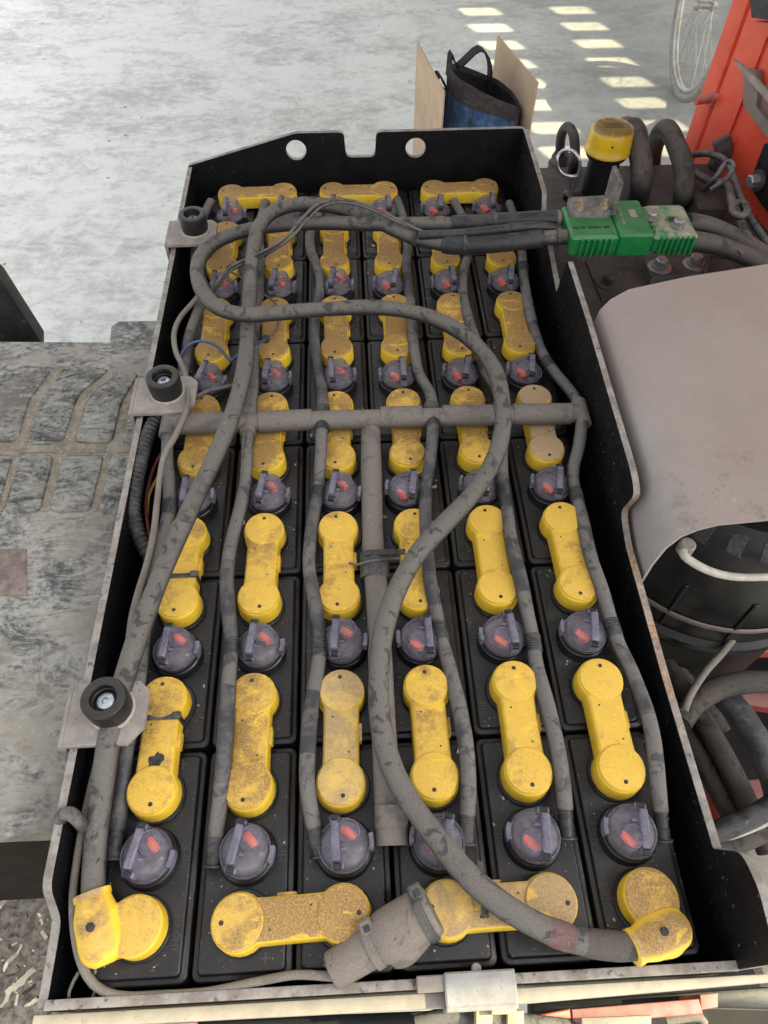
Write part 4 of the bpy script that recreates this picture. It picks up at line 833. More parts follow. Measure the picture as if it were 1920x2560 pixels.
# cables leaving the connector to the right
cable('truck_cable', [(1485,480,.105),(1530,488,.098),(1580,510,.085),(1640,545,.06),(1720,590,.03)], 0.0135, M['blackhose'], 'upper black cable leaving the dusty half of the connector', 'power cable', 'cables to the truck')
cable('truck_cable', [(1490,520,.100),(1540,528,.092),(1600,548,.075),(1660,580,.05),(1740,640,.02)], 0.0135, M['blackhose'], 'lower black cable leaving the dusty half of the connector', 'power cable', 'cables to the truck')
cable('pink_lead', [(1520,615,.010),(1524,575,.030),(1545,545,.060),(1570,536,.085),(1595,540,.088),(1600,552,.080),(1570,556,.070),(1540,552,.06)], 0.0028, M['tape_red'], 'thin dull-red lead curling beside the truck cables', 'wire')
for i, (P, r, lab) in enumerate((([(1490,335,.03),(1530,332,.05),(1570,350,.06),(1590,400,.05),(1605,440,.05),(1640,500,.05),(1700,580,.04)], .0055, 'upper grey harness hose looping along the red frame'),
        ([(1500,372,.02),(1535,392,.03),(1570,398,.05),(1582,440,.06),(1595,470,.06),(1620,520,.06),(1690,600,.05)], .0068, 'lower grey harness hose tied beside the red frame'),
        ([(1520,410,.03),(1545,385,.06),(1570,350,.08),(1585,358,.085),(1570,385,.07),(1535,410,.05)], .0042, 'short taped grey loop standing up beside the red frame'))):
    cable('harness_hose', P, r, M['hose'], lab, 'hose', 'harness hoses')
for k, (cx, cy) in enumerate(((1598,452),)):
    P = [(cx+17*math.cos(a), cy+15*math.sin(a), .075+.01*math.sin(a)) for a in [i*0.7 for i in range(9)]]
    cable('harness_knot', P, .0055, M['hose'], 'knotted grey hose coil beside the red frame', 'hose')
# breather with yellow cap and pull ring
bx, by = 0.422, 1.055
br = tag(empty('breather', (bx, by, 0)), 'black filler tube with glossy yellow stamped cap', 'filler cap')
X = Matrix.Translation((bx,by,0))
G().lathe([(0.0268,0),(0.0268,0.068),(0.034,0.072),(0.036,0.078),(0.036,0.081)], 32, X).build('filler_tube', M['black'], br, None, 40)
cpm = G().lathe([(0.0385,0.0805),(0.0392,0.082),(0.0390,0.0845),(0.0372,0.0862),(0.0368,0.096),(0.0350,0.1130),(0.0335,0.1180),(0.0290,0.1210),(0.0250,0.1212)], 40, X).build('yellow_cap', M['ycap'], br, None, 50)
g = G()
for k, (dx, wd) in enumerate(((-0.0148,0.0012),(0.0148,0.0012))): g.box((bx+dx,by,0.1214), (wd,0.0125,0.0006))
for dy in (-0.0062,0.0062): g.box((bx,by+dy,0.1214), (0.031,0.0012,0.0006))
for k in range(7):
    x = bx-0.0115+k*0.0038; g.box((x,by,0.1214), (0.0009,0.008,0.0005)); g.box((x+0.0015,by+(0.002 if k % 2 else -0.002),0.12145), (0.0026,0.0009,0.0005))
g.build('stamped_label', M['stamp'], br, None, 30)
G().lathe([(0.0016,-0.001),(0.0016,0.0006)], 10, Matrix.Translation((bx-0.006,by-0.0368,0.104)) @ Matrix.Rotation(R_(80),4,'X')).build('vent_hole', M['hole'], br, None, 30)
ring = [(1240,408,.02),(1246,390,.045),(1253,365,.070),(1250,340,.090),(1235,325,.095),(1216,325,.09),(1204,340,.085),(1205,360,.07),(1215,375,.06),(1232,381,.058),(1246,380,.056)]
cable('pull_ring', [(x, y, z) for x, y, z in ring], 0.0028, M['zinc'], 'bright steel ring handle of the dipstick beside the breather', 'ring handle', n=10)
q = D(1238,415,z=0.012); tag(G().lathe([(0.016,0),(0.016,0.010),(0.010,0.014)], 18, Matrix.Translation((q.x,q.y,0.0))).build('dipstick_plug', M['puck'], None, (q.x,q.y,0)), 'small black plug at the foot of the ring handle', 'plug')
# hydraulic hoses arching behind the breather
def yz(px, py, y): return D(px, py, y=y)
cable('hydraulic_hose', [yz(1360,300,1.17),yz(1352,276,1.14),yz(1362,285,1.10),yz(1378,320,1.05),yz(1386,360,1.02),yz(1385,400,1.0),D(1378,432,z=-0.01)], 0.0175, M['blackhose'], 'thick black hose arching down just right of the yellow cap', 'hose', 'hydraulic hoses behind the plate', world=True)
cable('hydraulic_hose', [yz(1392,340,1.30),yz(1388,300,1.28),yz(1374,270,1.24),yz(1360,275,1.20),yz(1355,300,1.19)], 0.0125, M['blackhose'], 'slimmer black hose showing behind the thick hose and yellow cap', 'hose', 'hydraulic hoses behind the plate', world=True)
cable('hydraulic_hose', [yz(1408,372,1.22),yz(1410,340,1.21),yz(1418,305,1.19),yz(1432,281,1.16),yz(1446,283,1.13),yz(1460,312,1.09),yz(1474,350,1.05),yz(1479,390,1.02),yz(1476,420,1.0),D(1472,442,z=-0.01)], 0.0165, M['blackhose'], 'tall thick black hose forming an upside-down U near red frame', 'hose', 'hydraulic hoses behind the plate', world=True)
cable('hydraulic_hose', [yz(1211,352,1.20),yz(1210,318,1.19),yz(1214,288,1.17),yz(1226,274,1.15),yz(1238,288,1.13),yz(1242,320,1.12),yz(1240,352,1.11),D(1235,372,z=-0.01)], 0.0088, M['blackhose'], 'small black hose arch left of the yellow cap', 'hose', 'hydraulic hoses behind the plate', world=True)
q = yz(1212,335,1.20); tag(G().lathe([(0.018,-0.05),(0.018,0.0),(0.016,0.004)], 6, Matrix.Translation(q)).lathe([(0.021,-0.03),(0.021,-0.015)], 16, Matrix.Translation(q)).build('hose_fitting', M['dark_steel'], None, q, 30), 'dark hex fitting at the foot of the small hose arch', 'fitting')

# motor cover sheet: arch over the motor, axis along y
fr = [(0.2965,-0.16),(0.2965,-0.08),(0.2965,0.00),(0.2972,0.045),(0.301,0.078),(0.310,0.100),(0.324,0.1125),(0.345,0.1185),(0.42,0.1225),(0.52,0.126),(0.75,0.130)]
bk_ = [(0.2965,-0.10),(0.2965,-0.04),(0.2965,0.03),(0.2972,0.062),(0.300,0.083),(0.308,0.099),(0.321,0.109),(0.345,0.118),(0.42,0.130),(0.52,0.142),(0.75,0.165)]
ysf = [0.262]*7+[0.2635,0.266,0.268,0.270]; ysb = [0.605,0.605,0.605,0.608,0.613,0.622,0.630,0.638,0.645,0.65,0.66]
def arch(off):
    vs = []; nV = 16
    for k in range(nV+1):
        t = k/nV
        for i in range(len(fr)):
            x = fr[i][0]*(1-t)+bk_[i][0]*t; z = fr[i][1]*(1-t)+bk_[i][1]*t; y = ysf[i]*(1-t)+ysb[i]*t
            j0 = max(i-1,0); j1 = min(i+1,len(fr)-1); tx = fr[j1][0]-fr[j0][0]; tz_ = fr[j1][1]-fr[j0][1]; l_ = math.hypot(tx,tz_)
            vs.append(Vector((x+tz_/l_*off, y, z-tx/l_*off)))
    return vs, nV, len(fr)
v0, nV, nU = arch(0); v1, _, _ = arch(0.003); n0 = len(v0); fs = []
for k in range(nV):
    for i in range(nU-1):
        a = k*nU+i; fs.append([a,a+1,a+nU+1,a+nU]); fs.append([n0+a,n0+a+nU,n0+a+nU+1,n0+a+1])
for i in range(nU-1):
    fs.append([i,n0+i,n0+i+1,i+1]); a = nV*nU+i; fs.append([a,a+1,n0+a+1,n0+a])
for k in range(nV):
    a = k*nU; fs.append([a,a+nU,n0+a+nU,n0+a]); a += nU-1; fs.append([a,n0+a,n0+a+nU,a+nU])
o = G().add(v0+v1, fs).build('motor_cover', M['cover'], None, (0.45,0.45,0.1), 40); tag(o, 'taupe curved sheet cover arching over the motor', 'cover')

# motor under the cover
mx, my = 0.475, 0.425
mo = tag(empty('drive_motor', (mx, my, -0.3)), 'black drum-shaped motor with vents under the taupe cover', 'motor')
X = Matrix.Translation((mx,my,0))
G().lathe([(0.165,-0.34),(0.168,-0.20),(0.178,-0.17),(0.181,-0.165),(0.181,-0.155),(0.172,-0.150),(0.172,-0.04),(0.168,-0.02),(0.160,0.030),(0.140,0.055),(0.06,0.062)], 56, X).build('motor_body', M['black'], mo, None, 30)
G().lathe([(0.1735,-0.118),(0.1755,-0.116),(0.1755,-0.110),(0.1735,-0.108)], 56, X, 0, False, False).build('rim_band', M['taupe'], mo, None, 30)
for k in range(16):
    a = -math.pi/2+(k-7)*0.24
    X2 = X @ Matrix.Rotation(a,4,'Z') @ Matrix.Translation((0.152,0,0.036)) @ Matrix.Rotation(R_(52),4,'Y')
    G().box((0,0,0), (0.030,0.022,0.006), 0.003, X2).build('vent_slot', M['hole'], mo, None, 30)
    if k % 2 == 0: G().box((0.1715*math.cos(a+0.1)+mx, 0.1715*math.sin(a+0.1)+my, -0.095), (0.006,0.006,0.10), 0.001).build('cast_rib', M['black'], mo, None, 30)
cable('motor_lead', [D(1476,1190,y=0.262),D(1478,1200,y=0.256),D(1500,1217,y=0.25),D(1540,1236,y=0.245),D(1590,1246,y=0.245),D(1659,1246,y=0.25),D(1720,1240,y=0.26)], 0.0044, M['wire_white'], 'off-white cable sweeping around the black motor', 'cable', world=True)
q = D(1483,1180,y=0.275); tag(G().lathe([(0.009,-0.008),(0.009,0.004),(0.007,0.006)], 18, Matrix.Translation(q)).build('cable_gland', M['bracket'], None, q), 'pale gland where the off-white cable enters the motor', 'cable gland')
# chassis and dark bay below the motor
ch = tag(empty('truck_chassis', (0.6, 0.2, -0.7)), 'deep red truck chassis plates in the dark motor bay', 'chassis')
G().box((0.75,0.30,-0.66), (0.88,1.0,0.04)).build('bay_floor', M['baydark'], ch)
def quad(name, pts, z0, z1, mat, parent):
    q = [D(x, y, z=z1) for x, y in pts]; return G().prism([(v.x, v.y) for v in q], z0, z1, 0.003).build(name, mat, parent, None, 30)
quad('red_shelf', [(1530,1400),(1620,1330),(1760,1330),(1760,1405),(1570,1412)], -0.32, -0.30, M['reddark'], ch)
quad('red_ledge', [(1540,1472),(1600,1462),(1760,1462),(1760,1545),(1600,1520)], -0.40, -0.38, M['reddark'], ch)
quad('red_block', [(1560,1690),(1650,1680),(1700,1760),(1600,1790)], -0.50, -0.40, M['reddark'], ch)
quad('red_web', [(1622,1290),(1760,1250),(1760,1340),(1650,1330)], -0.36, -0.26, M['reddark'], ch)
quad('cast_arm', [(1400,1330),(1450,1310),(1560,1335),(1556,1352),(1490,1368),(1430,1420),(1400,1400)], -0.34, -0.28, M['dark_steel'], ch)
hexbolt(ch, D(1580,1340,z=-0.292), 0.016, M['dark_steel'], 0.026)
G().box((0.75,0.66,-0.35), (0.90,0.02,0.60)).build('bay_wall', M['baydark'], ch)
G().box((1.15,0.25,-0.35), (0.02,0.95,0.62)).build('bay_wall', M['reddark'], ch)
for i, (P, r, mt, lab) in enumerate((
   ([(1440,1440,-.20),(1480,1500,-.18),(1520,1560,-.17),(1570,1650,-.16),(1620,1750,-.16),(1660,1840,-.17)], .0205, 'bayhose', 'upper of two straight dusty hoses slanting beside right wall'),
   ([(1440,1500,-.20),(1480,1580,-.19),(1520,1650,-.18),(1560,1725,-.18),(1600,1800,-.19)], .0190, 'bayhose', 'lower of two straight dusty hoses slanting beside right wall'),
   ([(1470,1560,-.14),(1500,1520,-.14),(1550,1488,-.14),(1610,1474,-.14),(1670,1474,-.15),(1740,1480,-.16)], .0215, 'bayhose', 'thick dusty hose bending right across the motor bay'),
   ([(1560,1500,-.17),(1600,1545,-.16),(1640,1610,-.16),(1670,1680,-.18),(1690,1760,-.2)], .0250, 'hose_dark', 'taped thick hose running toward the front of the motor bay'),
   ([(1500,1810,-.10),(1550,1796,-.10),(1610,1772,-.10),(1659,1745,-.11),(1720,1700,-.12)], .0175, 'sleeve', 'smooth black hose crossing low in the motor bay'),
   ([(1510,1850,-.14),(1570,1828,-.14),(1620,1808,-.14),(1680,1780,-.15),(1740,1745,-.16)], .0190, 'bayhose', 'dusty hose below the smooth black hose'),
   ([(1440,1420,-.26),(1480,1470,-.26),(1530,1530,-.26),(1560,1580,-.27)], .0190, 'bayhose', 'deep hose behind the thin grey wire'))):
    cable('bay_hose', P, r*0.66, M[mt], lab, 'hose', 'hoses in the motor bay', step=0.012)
cable('bay_wire', [(1478,1535,-.10),(1492,1500,-.10),(1525,1450,-.12),(1565,1405,-.14),(1592,1368,-.15),(1612,1325,-.15),(1640,1285,-.15),(1680,1240,-.15)], 0.0045, M['wire_tan'], 'thin grey wire bowing across the motor bay', 'wire')
cable('wire_splice', [(1608,1332,-.148),(1622,1306,-.147),(1640,1280,-.146),(1650,1265,-.146)], 0.0085, M['hose'], 'grey splice sleeve on the thin wire in the bay', 'wire sleeve')
cable('white_lead', [(1540,1812,-.125),(1580,1806,-.124),(1625,1790,-.125),(1670,1770,-.13)], 0.004, M['wire_white'], 'white lead lying between two hoses at lower right', 'wire')
q = [D(x, y, z=-0.20) for x, y in ((1560,1850),(1620,1790),(1760,1760),(1760,2140),(1660,2130),(1600,1980))]
tag(G().prism([(v.x, v.y) for v in q], -0.22, -0.20, 0.003).build('side_sheet', M['tan'], None, q[0], 30), 'tan dusty sheet beside the front right tray corner', 'metal sheet')

# ================================================================== RED FRAME AT THE BACK RIGHT
rf = tag(empty('truck_upright', (0.72, 1.25, FLOOR)), 'tall red-orange truck frame upright at the right edge', 'truck frame')
P = roundpoly([(0.640,1.245),(0.648,1.205),(0.705,1.196),(0.742,1.222),(0.746,1.262),(0.735,1.262),(0.730,1.232),(0.702,1.210),(0.660,1.216),(0.652,1.250)], 0.003, 2)
G().prism(P, FLOOR, 1.0, 0.0).build('upright', M['redpaint'], rf, None, 30)
G().box((1.04,1.262,0.0), (0.62,0.014,1.8), 0.002).build('web_plate', M['redpaint'], rf, None, 30)
G().box((0.765,1.249,0.05), (0.016,0.010,1.7), 0.002).build('seam_strip', M['redpaint'], rf, None, 30)
q0 = D(1503,219,y=1.19); q1 = D(1534,214,y=1.205)
G().tube([q0, q0+(q1-q0)*0.05, q1], lambda k: 0.0065 if k else 0.0055, 12).build('red_pin', M['reddusty'], rf, None, 40); G().tube([q1-(q1-q0)*0.1, q1+(q1-q0)*0.25], 0.012, 10).build('pin_weld', M['reddusty'], rf, None, 40)
# red side plate running toward the camera, and everything bolted to it
WA, WB = Vector((0.648,1.190,0)), Vector((0.716,0.790,0)); WN = Vector((WB.y-WA.y, WA.x-WB.x, 0)).normalized()
if WN.x > 0: WN = -WN
def onwall(px, py, off):
    d = CR @ Vector(((px*K-960)/FPX, -(py*K-1280)/FPX, -1.0)); p0 = WA+WN*off
    return CAM_LOC+d*((p0-CAM_LOC).dot(WN)/d.dot(WN))
def wplate(name, pts, off, th, mat, label=None, cat=None, parent=None, b=0.0012):
    q = [onwall(px, py, off) for px, py in pts]
    o = G().rings([[v-WN*th for v in q], [v-WN*b for v in q], [v+(sum(q, Vector())/len(q)-v).normalized()*b for v in q]]).build(name, mat, parent, None if parent else q[0], 30)
    if label: tag(o, label, cat)
    return o
g = G(); dv = (WB-WA).normalized()
g.rings([[WA+Vector((0,0,z)), WB+Vector((0,0,z)), WB-WN*0.012+Vector((0,0,z)), WA-WN*0.012+Vector((0,0,z))] for z in (-0.3,0.9)]).build('side_plate', M['redpaint'], rf, None, 30)
m0 = WA+dv*0.06; G().rings([[m0+WN*0.004+Vector((0,0,z)), m0+dv*0.012+WN*0.004+Vector((0,0,z)), m0+dv*0.012-WN*0.002+Vector((0,0,z)), m0-WN*0.002+Vector((0,0,z))] for z in (-0.02,0.9)]).build('fold_rib', M['redpaint'], rf, None, 30)
wplate('dark_bracket', [(1650,310),(1622,385),(1619,400),(1640,438),(1690,500),(1760,480),(1760,290)], 0.012, 0.010, M['black'], 'black bracket plate bolted on the right edge of the frame', 'bracket')
q = onwall(1636,390,0.016); bb = tag(empty('frame_bolt', q), 'large hex bolt with washer on the black bracket', 'bolt')
X = Matrix.Translation(q) @ Vector((0,0,1)).rotation_difference(WN).to_matrix().to_4x4()
G().lathe([(0.017,-0.003),(0.017,0.001)], 24, X).build('washer', M['dark_steel'], bb, None, 30); G().lathe([(0.0110,0.001),(0.0110,0.014),(0.009,0.016)], 6, X).build('bolt_head', M['bolt'], bb, None, 25)
wplate('guide_plate', [(1604,148),(1632,152),(1638,185),(1632,230),(1659,262),(1690,300),(1659,300),(1612,240),(1604,222)], 0.012, 0.010, M['taupe'], 'taupe angled guide plate on the red frame', 'plate')
wplate('lens_panel', [(1640,190),(1700,170),(1720,320),(1659,285),(1636,232)], 0.006, 0.005, M['purple'], 'dull purple panel behind the guide plate', 'panel')
wplate('pointed_blade', [(1583,128),(1600,138),(1640,178),(1700,250),(1700,272),(1640,200),(1598,150)], 0.035, 0.004, M['bracket'], 'pale pointed metal strip jutting across the red frame', 'metal strip', None, 0.0005)
wplate('top_pad', [(1616,-30),(1720,-40),(1720,52),(1622,38)], 0.030, 0.026, M['band'], 'charcoal rubber pad at the top right corner', 'rubber pad')
wplate('orange_tab', [(1630,45),(1720,60),(1720,108),(1655,78),(1632,62)], 0.018, 0.014, M['redpaint'], 'orange rounded tab below the rubber pad', 'tab')
q = onwall(1563,325,0.014); mt_ = tag(empty('rubber_mount', q), 'dark diamond-shaped rubber mount at the foot of red frame', 'mount')
X = Matrix.Translation(q) @ Matrix.Rotation(R_(80),4,'X') @ Matrix.Rotation(R_(28),4,'Z')
G().box((0,0,0), (0.030,0.046,0.012), 0.002, X).build('mount_plate', M['dark_steel'], mt_, None, 30); G().lathe([(0.017,0.004),(0.014,0.018),(0.010,0.020)], 16, X @ Matrix.Translation((-0.014,-0.012,0))).build('mount_boss', M['dark_steel'], mt_, None, 30)

# ================================================================== FRONT EDGE DETAILS
fp = tag(empty('truck_skirt', (0, -0.12, -0.2)), 'cream painted truck skirt hugging the front of the tray', 'truck skirt')
G().prism([(-0.300,-0.1128),(0.36,-0.1135),(0.36,-0.1185),(0.10,-0.1245),(-0.300,-0.1225)], -0.030, -0.002, 0.001).build('top_strip', M['cream'], fp, None, 30)
fc = tag(empty('front_clip', (0.075, -0.11, 0.0)), 'pale metal clip hooked over the front wall rim', 'clip')
ca_ = D(958,2104,z=0.016); cb_ = D(1112,2100,z=0.016)
G().box(((ca_.x+cb_.x)/2, -0.1125, 0.0160), (cb_.x-ca_.x, 0.0245, 0.0040), 0.0014).build('clip_top', M['creamclip'], fc, None, 30)
G().box(((ca_.x+cb_.x)/2, -0.1255, -0.004), (cb_.x-ca_.x, 0.0040, 0.036), 0.001).build('clip_face', M['creamclip'], fc, None, 30)
q = D(1028,2098,z=0.002); G().lathe([(0.0016,-0.02),(0.0016,0.006),(0.0042,0.0062),(0.0042,0.0082),(0.003,0.009)], 14, Matrix.Translation((q.x,-0.0985,0.0))).build('clip_pin', M['creamclip'], fc, None, 30)
G().box((0.042,-0.1075,0.0125), (0.055,0.012,0.0050), 0.001).build('clip_tongue', M['bracket'], fc, None, 30)
quadl = lambda name, pts, z0, z1, mat, lab, cat: tag((lambda q: G().prism([(v.x,v.y) for v in q], z0, z1, 0.0015).build(name, mat, None, q[0], 30))([D(x, y, z=z1) for x, y in pts]), lab, cat)
quadl('red_bar', [(1235,2180),(1510,2157),(1520,2190),(1238,2214)], -0.075, -0.060, M['reddusty'], 'dusty pinkish-red bar below the front edge', 'red bar')
quadl('red_wedge', [(1135,2198),(1232,2178),(1236,2208),(1200,2218)], -0.078, -0.062, M['redpaint'], 'bright red wedge end of the bar under the front clip', 'red wedge')
quadl('red_post', [(1512,2148),(1552,2144),(1552,2176),(1514,2182)], -0.12, -0.065, M['reddusty'], 'short red post at the end of the bar', 'red post')
quadl('red_sill', [(-40,2216),(420,2206),(420,2240),(-40,2240)], -0.10, -0.085, M['reddusty'], 'faded red sill under the left front edge', 'red sill')
quadl('gap_shade', [(1150,2166),(1700,2128),(1700,2182),(1560,2178),(1300,2186),(1150,2200)], -0.16, -0.13, M['black'], 'black sheet for shade in the channel behind the red bar', 'gap')  # black sheets stand in for shade in the gaps below the skirt
quadl('gap_shade', [(80,2208),(760,2190),(1000,2180),(1000,2230),(80,2236)], -0.16, -0.13, M['black'], 'black sheet for shade in the channel under the left front edge', 'gap')
quadl('label_card', [(1256,2198),(1408,2192),(1408,2240),(1256,2240)], -0.050, -0.048, M['cream'], 'cream card hanging in front of the red bar', 'card')
quadl('ivory_clip', [(1062,2172),(1116,2170),(1116,2190),(1062,2192)], -0.030, -0.010, M['ivory'], 'yellowed plastic clip under the metal clip', 'plastic clip')
quadl('ivory_clip', [(1028,2178),(1064,2176),(1064,2240),(1028,2240)], -0.040, -0.022, M['ivory'], 'narrow yellowed plastic clip at the bottom edge', 'plastic clip')
quadl('ivory_strap', [(1096,2184),(1132,2182),(1132,2240),(1096,2240)], -0.050, -0.034, M['ivory'], 'yellowed plastic strap beside the clips at the bottom edge', 'plastic strap')
cable('front_tube', [(900,2212,-.05),(960,2196,-.045),(1040,2196,-.045),(1120,2206,-.05),(1200,2215,-.06),(1280,2226,-.07)], 0.0065, M['hose'], 'grey tube passing under the yellowed clips', 'tube')
cable('front_loop', [(1440,2205,-.09),(1500,2196,-.085),(1520,2206,-.085),(1510,2225,-.09)], 0.004, M['wire_tan'], 'thin tan loop beside the red bar', 'wire')

# ================================================================== CARDBOARD BOX AND TOOL BAG
S = lambda sx, sy, z: D(sx/K, sy/K, z=z)
HB = FLOOR+0.44
la, lb = S(1044,104,HB), S(1111,230,HB); ra, rb = S(1245,88,HB), S(1345,206,HB)
bxr = tag(empty('cardboard_box', ((la.x+rb.x)/2, (la.y+rb.y)/2, FLOOR)), 'open brown cardboard box on the concrete floor', 'box')
def panel(name, p0, p1, z0, z1, mats, th=0.006, lean=0.0):
    d_ = (p1-p0); d_.z = 0; n_ = Vector((-d_.y, d_.x, 0)).normalized()*th/2; g = G()
    rs = []
    for z, l_ in ((z0, 0.0), (z1, lean)):
        rs.append([Vector((q.x, q.y, z))+n_*s+n_/th*2*l_ for q, s in ((p0,1),(p1,1),(p1,-1),(p0,-1))])
    return g.rings(rs).build(name, mats, bxr, None, 30)
lf, lr = Vector((la.x,la.y,0)), Vector((lb.x,lb.y,0)); rf_, rr_ = Vector((ra.x,ra.y,0)), Vector((rb.x,rb.y,0))
panel('left_panel', lf, lr, FLOOR, HB, M['card']); panel('right_panel', rf_, rr_, FLOOR, HB, M['card'])
panel('back_panel', lf+Vector((0.006,0,0)), rf_-Vector((0.006,0,0)), FLOOR, HB-0.17, M['cardin']); panel('front_panel', lr+Vector((0.006,0,0)), rr_-Vector((0.006,0,0)), FLOOR, HB-0.24, M['card'])
mid_ = (lf+lr+rf_+rr_)/4; G().prism([(q.x,q.y) for q in (lf,lr,rr_,rf_)], FLOOR+0.002, FLOOR+0.008).build('bottom_panel', M['cardin'], bxr)
ux = ((rf_+rr_)/2-(lf+lr)/2); wx = ux.length; ux.normalize(); uy = ((lf+rf_)/2-(lr+rr_)/2); wy = uy.length; uy.normalize()
bc = mid_+ux*wx*0.07-uy*wy*0.14
bag = tag(empty('tool_bag', (bc.x, bc.y, FLOOR+0.01)), 'blue canvas tool bag with black handles inside the cardboard box', 'bag')
def bag_ring(z, hw, hd, ox=0.0, oy=0.0, n=40, sup=3.2, wob=0.0):
    out = []
    for i in range(n):
        a = 2*math.pi*i/n; ca, sa = math.cos(a), math.sin(a)
        x = hw*math.copysign(abs(ca)**(2/sup), ca); y = hd*math.copysign(abs(sa)**(2/sup), sa)
        k = 1+wob*math.sin(3*a+z*40)+wob*0.7*math.sin(7*a+z*60)
        q = bc+ux*(x*k+ox)+uy*(y*k+oy); out.append(Vector((q.x, q.y, z+wob*0.12*math.sin(2*a)-max(0.0,(z-FLOOR-0.1))*0.20*x/hw)))
    return out
z0 = FLOOR+0.012; ht = 0.375; hw, hd = wx*0.45, wy*0.35
G().rings([bag_ring(z0+ht*t, hw*k, hd*k2, ox, 0, 40, 3.0, 0.035) for t, k, k2, ox in ((0,0.96,0.96,0),(0.1,1.0,1.0,0),(0.3,1.03,1.02,0),(0.5,1.0,0.98,0.002),(0.65,0.97,0.93,0.004),(0.78,0.935,0.87,0.006),(0.88,0.90,0.82,0.006))], True, False).build('bag_body', M['denim'], bag, None, 60)
G().rings([bag_ring(z0+ht*t, hw*k, hd*k2, 0.006, 0, 40, 3.0, 0.02) for t, k, k2 in ((0.845,0.925,0.845),(0.86,0.93,0.845),(0.98,0.90,0.78),(1.0,0.88,0.76),(0.985,0.86,0.74),(0.86,0.87,0.78))], False, False).build('top_band', M['band'], bag, None, 60)
G().rings([bag_ring(z0+ht*t, hw*k, hd*k2, 0.006, 0, 40, 3.0, 0.02) for t, k, k2 in ((0.95,0.862,0.74),(0.60,0.80,0.70),(0.40,0.75,0.66))], False, True).build('bag_lining', M['bagin'], bag, None, 60)
def strap(name, pts, wd, mat, parent, th=0.006):
    P = spline(pts, 0.02); g = G(); rs = []
    for i in range(len(P)):
        t = (P[min(i+1,len(P)-1)]-P[max(i-1,0)]).normalized(); side = uy*wd/2; nn = t.cross(uy).normalized()*th/2
        rs.append([P[i]+side+nn, P[i]-side+nn, P[i]-side-nn, P[i]+side-nn])
    return g.rings(rs).build(name, mat, parent, None, 50)
zt = z0+ht
def bp_(u, v, z): q = bc+ux*u+uy*v; return Vector((q.x, q.y, z))
strap('handle', [bp_(-hw*0.70,hd*0.70,zt-0.01), bp_(-hw*0.66,hd*0.74,zt+0.07), bp_(-hw*0.45,hd*0.80,zt+0.02), bp_(hw*0.10,hd*0.85,zt+0.07), bp_(hw*0.38,hd*0.76,zt+0.02), bp_(hw*0.42,hd*0.70,zt-0.07)], 0.045, M['strap'], bag)
strap('handle', [bp_(-hw*0.86,hd*0.35,zt-0.02), bp_(-hw*1.02,hd*0.4,zt+0.02), bp_(-hw*1.10,hd*0.42,zt+0.01), bp_(-hw*1.14,hd*0.42,zt-0.06), bp_(-hw*1.10,hd*0.35,zt-0.13), bp_(-hw*0.97,hd*0.2,zt-0.18)], 0.05, M['strap'], bag)
for u in (-0.55, 0.62):
    G().tube(spline([bp_(hw*u,-hd*1.0,z0+0.02), bp_(hw*(u+0.04),-hd*1.04,z0+0.12), bp_(hw*(u+0.02),-hd*1.0,z0+0.22), bp_(hw*(u-0.02),-hd*0.90,z0+0.32)], 0.02), 0.005, 8).build('piping_seam', M['band'], bag, None, 60)

# ================================================================== BICYCLE WHEEL
wc = D(1500,204,z=FLOOR); RW = 0.365; wx0, wy0 = wc.x-0.085, wc.y-0.10
bw = tag(empty('bicycle_wheel', (wx0, wy0, FLOOR)), 'grey bicycle wheel standing behind the red frame', 'bicycle wheel')
X = Matrix.Translation((wx0, wy0+0.10, FLOOR+RW)) @ Matrix.Rotation(R_(90),4,'Y') @ Matrix.Rotation(R_(4),4,'X')
def torus(R, r, n=72, m=10, sx=1.0):
    g = G(); rs = []
    for i in range(n):
        a = 2*math.pi*i/n; rs.append([((R+r*math.cos(2*math.pi*j/m))*math.cos(a), (R+r*math.cos(2*math.pi*j/m))*math.sin(a), r*sx*math.sin(2*math.pi*j/m)) for j in range(m)])
    vs = [p for q in rs for p in q]; fs = [[i*m+j, ((i+1)%n)*m+j, ((i+1)%n)*m+(j+1)%m, i*m+(j+1)%m] for i in range(n) for j in range(m)]
    return g.add(vs, fs, X)
torus(RW-0.019,0.019).build('tyre', M['tyre'], bw, None, 60); torus(RW-0.046,0.011,72,8,1.25).build('rim', M['rim'], bw, None, 60)
G().lathe([(0.012,-0.05),(0.022,-0.035),(0.022,-0.030),(0.014,-0.026),(0.014,0.026),(0.022,0.030),(0.022,0.035),(0.012,0.05)], 16, X).build('hub', M['rim'], bw, None, 40)
for k in range(36):
    a = 2*math.pi*k/36; b_ = a+(0.9 if k % 4 < 2 else -0.9); s = 0.03 if k % 2 else -0.03
    p0 = X @ Vector((0.021*math.cos(b_),0.021*math.sin(b_),s)); p1 = X @ Vector(((RW-0.055)*math.cos(a),(RW-0.055)*math.sin(a),0))
    G().tube([p0,p1], 0.0009, 5).build('spoke', M['spoke'], bw)

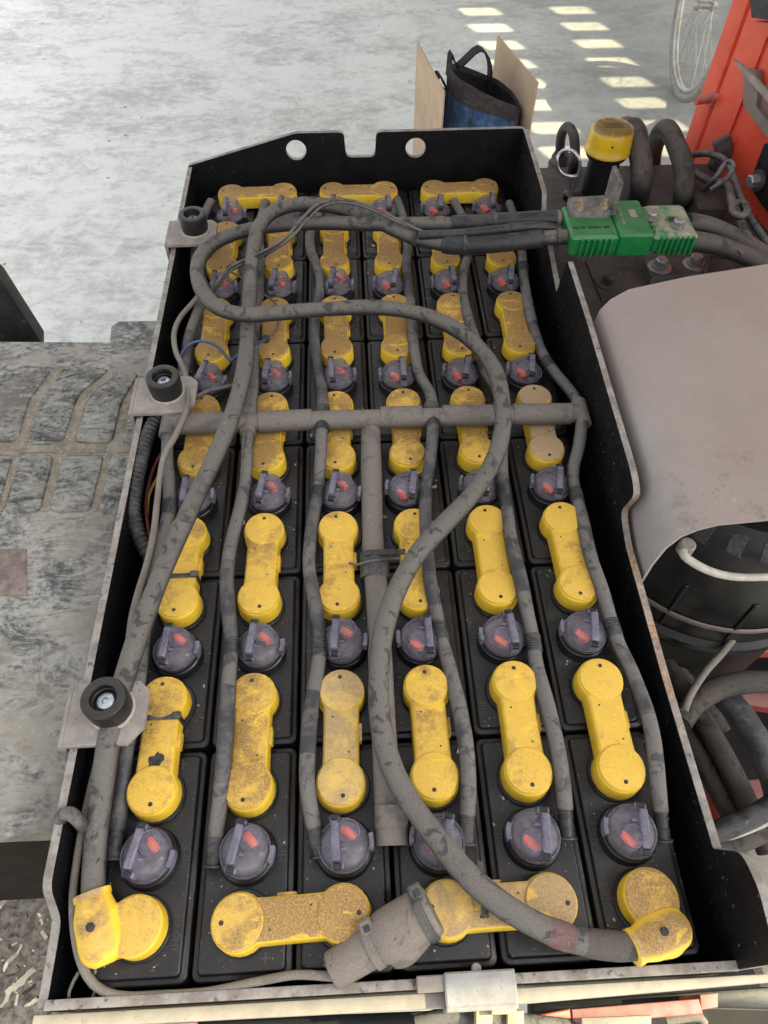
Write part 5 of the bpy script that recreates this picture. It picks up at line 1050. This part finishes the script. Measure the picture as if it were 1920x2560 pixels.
# ================================================================== LITTER ON THE FLOOR
rl = random.Random(11)
g = G()
for k in range(2600):
    x = rl.uniform(-1.05,-0.33); y = rl.uniform(-0.35,0.35); s = rl.uniform(0.001,0.0035)*(2 if rl.random() < 0.08 else 1)
    a = rl.uniform(0,6.28); l_ = s*rl.uniform(1,4)
    X = Matrix.Translation((x,y,FLOOR+s*0.2)) @ Matrix.Rotation(a,4,'Z') @ Matrix.Rotation(rl.uniform(-.3,.3),4,'X')
    g.box((0,0,0), (l_,s,s*0.5), 0, X, rl.choice((0,0,1,2)))
tag(g.build('floor_litter', [M['sand'], M['chip'], M['dark_steel']], smooth=False), 'crumbs and grit scattered on the dirty floor at lower left', 'litter', None, 'stuff')
for k, (px, py, l_, wd, a, lab) in enumerate(((30,2070,.050,.006,1.0,'long pale wood shaving curled on the dirty floor'),(48,2120,.055,.012,0.8,'broad splintered wood shaving near the lower left edge'),(20,2150,.04,.008,1.2,'frayed wood shaving below the broad splinter'),(90,1985,.02,.005,2.0,'small pale shaving close to the tray corner'),(10,1945,.03,.010,1.3,'white flake at the left picture edge'),(75,2165,.03,.006,0.3,'short curled shaving under the tray corner'))):
    c = D(px, py, z=FLOOR+0.004); g = G(); rs = []
    for i in range(7):
        t = i/6-0.5; ww = wd*(0.5+0.5*math.cos(t*2.6))*(1+0.25*math.sin(i*2.3+k)); dx = l_*t; dy = wd*0.12*math.sin(i*0.7+k); z = 0.004+0.010*math.sin(i*0.8+k)**2
        rs.append([(dx,dy-ww/2,z),(dx,dy+ww/2,z+0.003*math.sin(i+k)),(dx,dy+ww/2,z+0.0025+0.003*math.sin(i+k)),(dx,dy-ww/2,z+0.0025)])
    X = Matrix.Translation((c.x,c.y,FLOOR)) @ Matrix.Rotation(a,4,'Z')
    tag(g.rings(rs, True, True, X).build('wood_shaving', M['chip'], None, (c.x,c.y,FLOOR), 60), lab, 'wood shaving', 'shavings on the dirty floor')

g = G(); rc = random.Random(5)
for k in range(900):
    x = rc.uniform(-0.262,0.262); y = rc.uniform(-0.095,1.085); q = rc.choice((0.0006,0.0008,0.0010,0.0016)) if rc.random() < 0.97 else 0.003
    fx = (x/W+2.5)%1.0; fy = (y/L)%1.0
    if abs((x/W+2.5)-round(x/W+2.5))*W > 0.036 or abs(y/L-round(y/L))*L > 0.091: continue
    X = Matrix.Translation((x,y,q*0.3)) @ Matrix.Rotation(rc.uniform(0,6.28),4,'Z') @ Matrix.Rotation(rc.uniform(-.4,.4),4,'Y')
    g.box((0,0,0), (q*rc.uniform(1,2.2),q,q*0.7), 0, X, rc.choice((0,0,1)))
tag(g.build('dust_crumbs', [M['washer'], M['sand']], smooth=False), 'pale crumbs and grit lying on the black cell lids', 'crumbs', None, 'stuff')
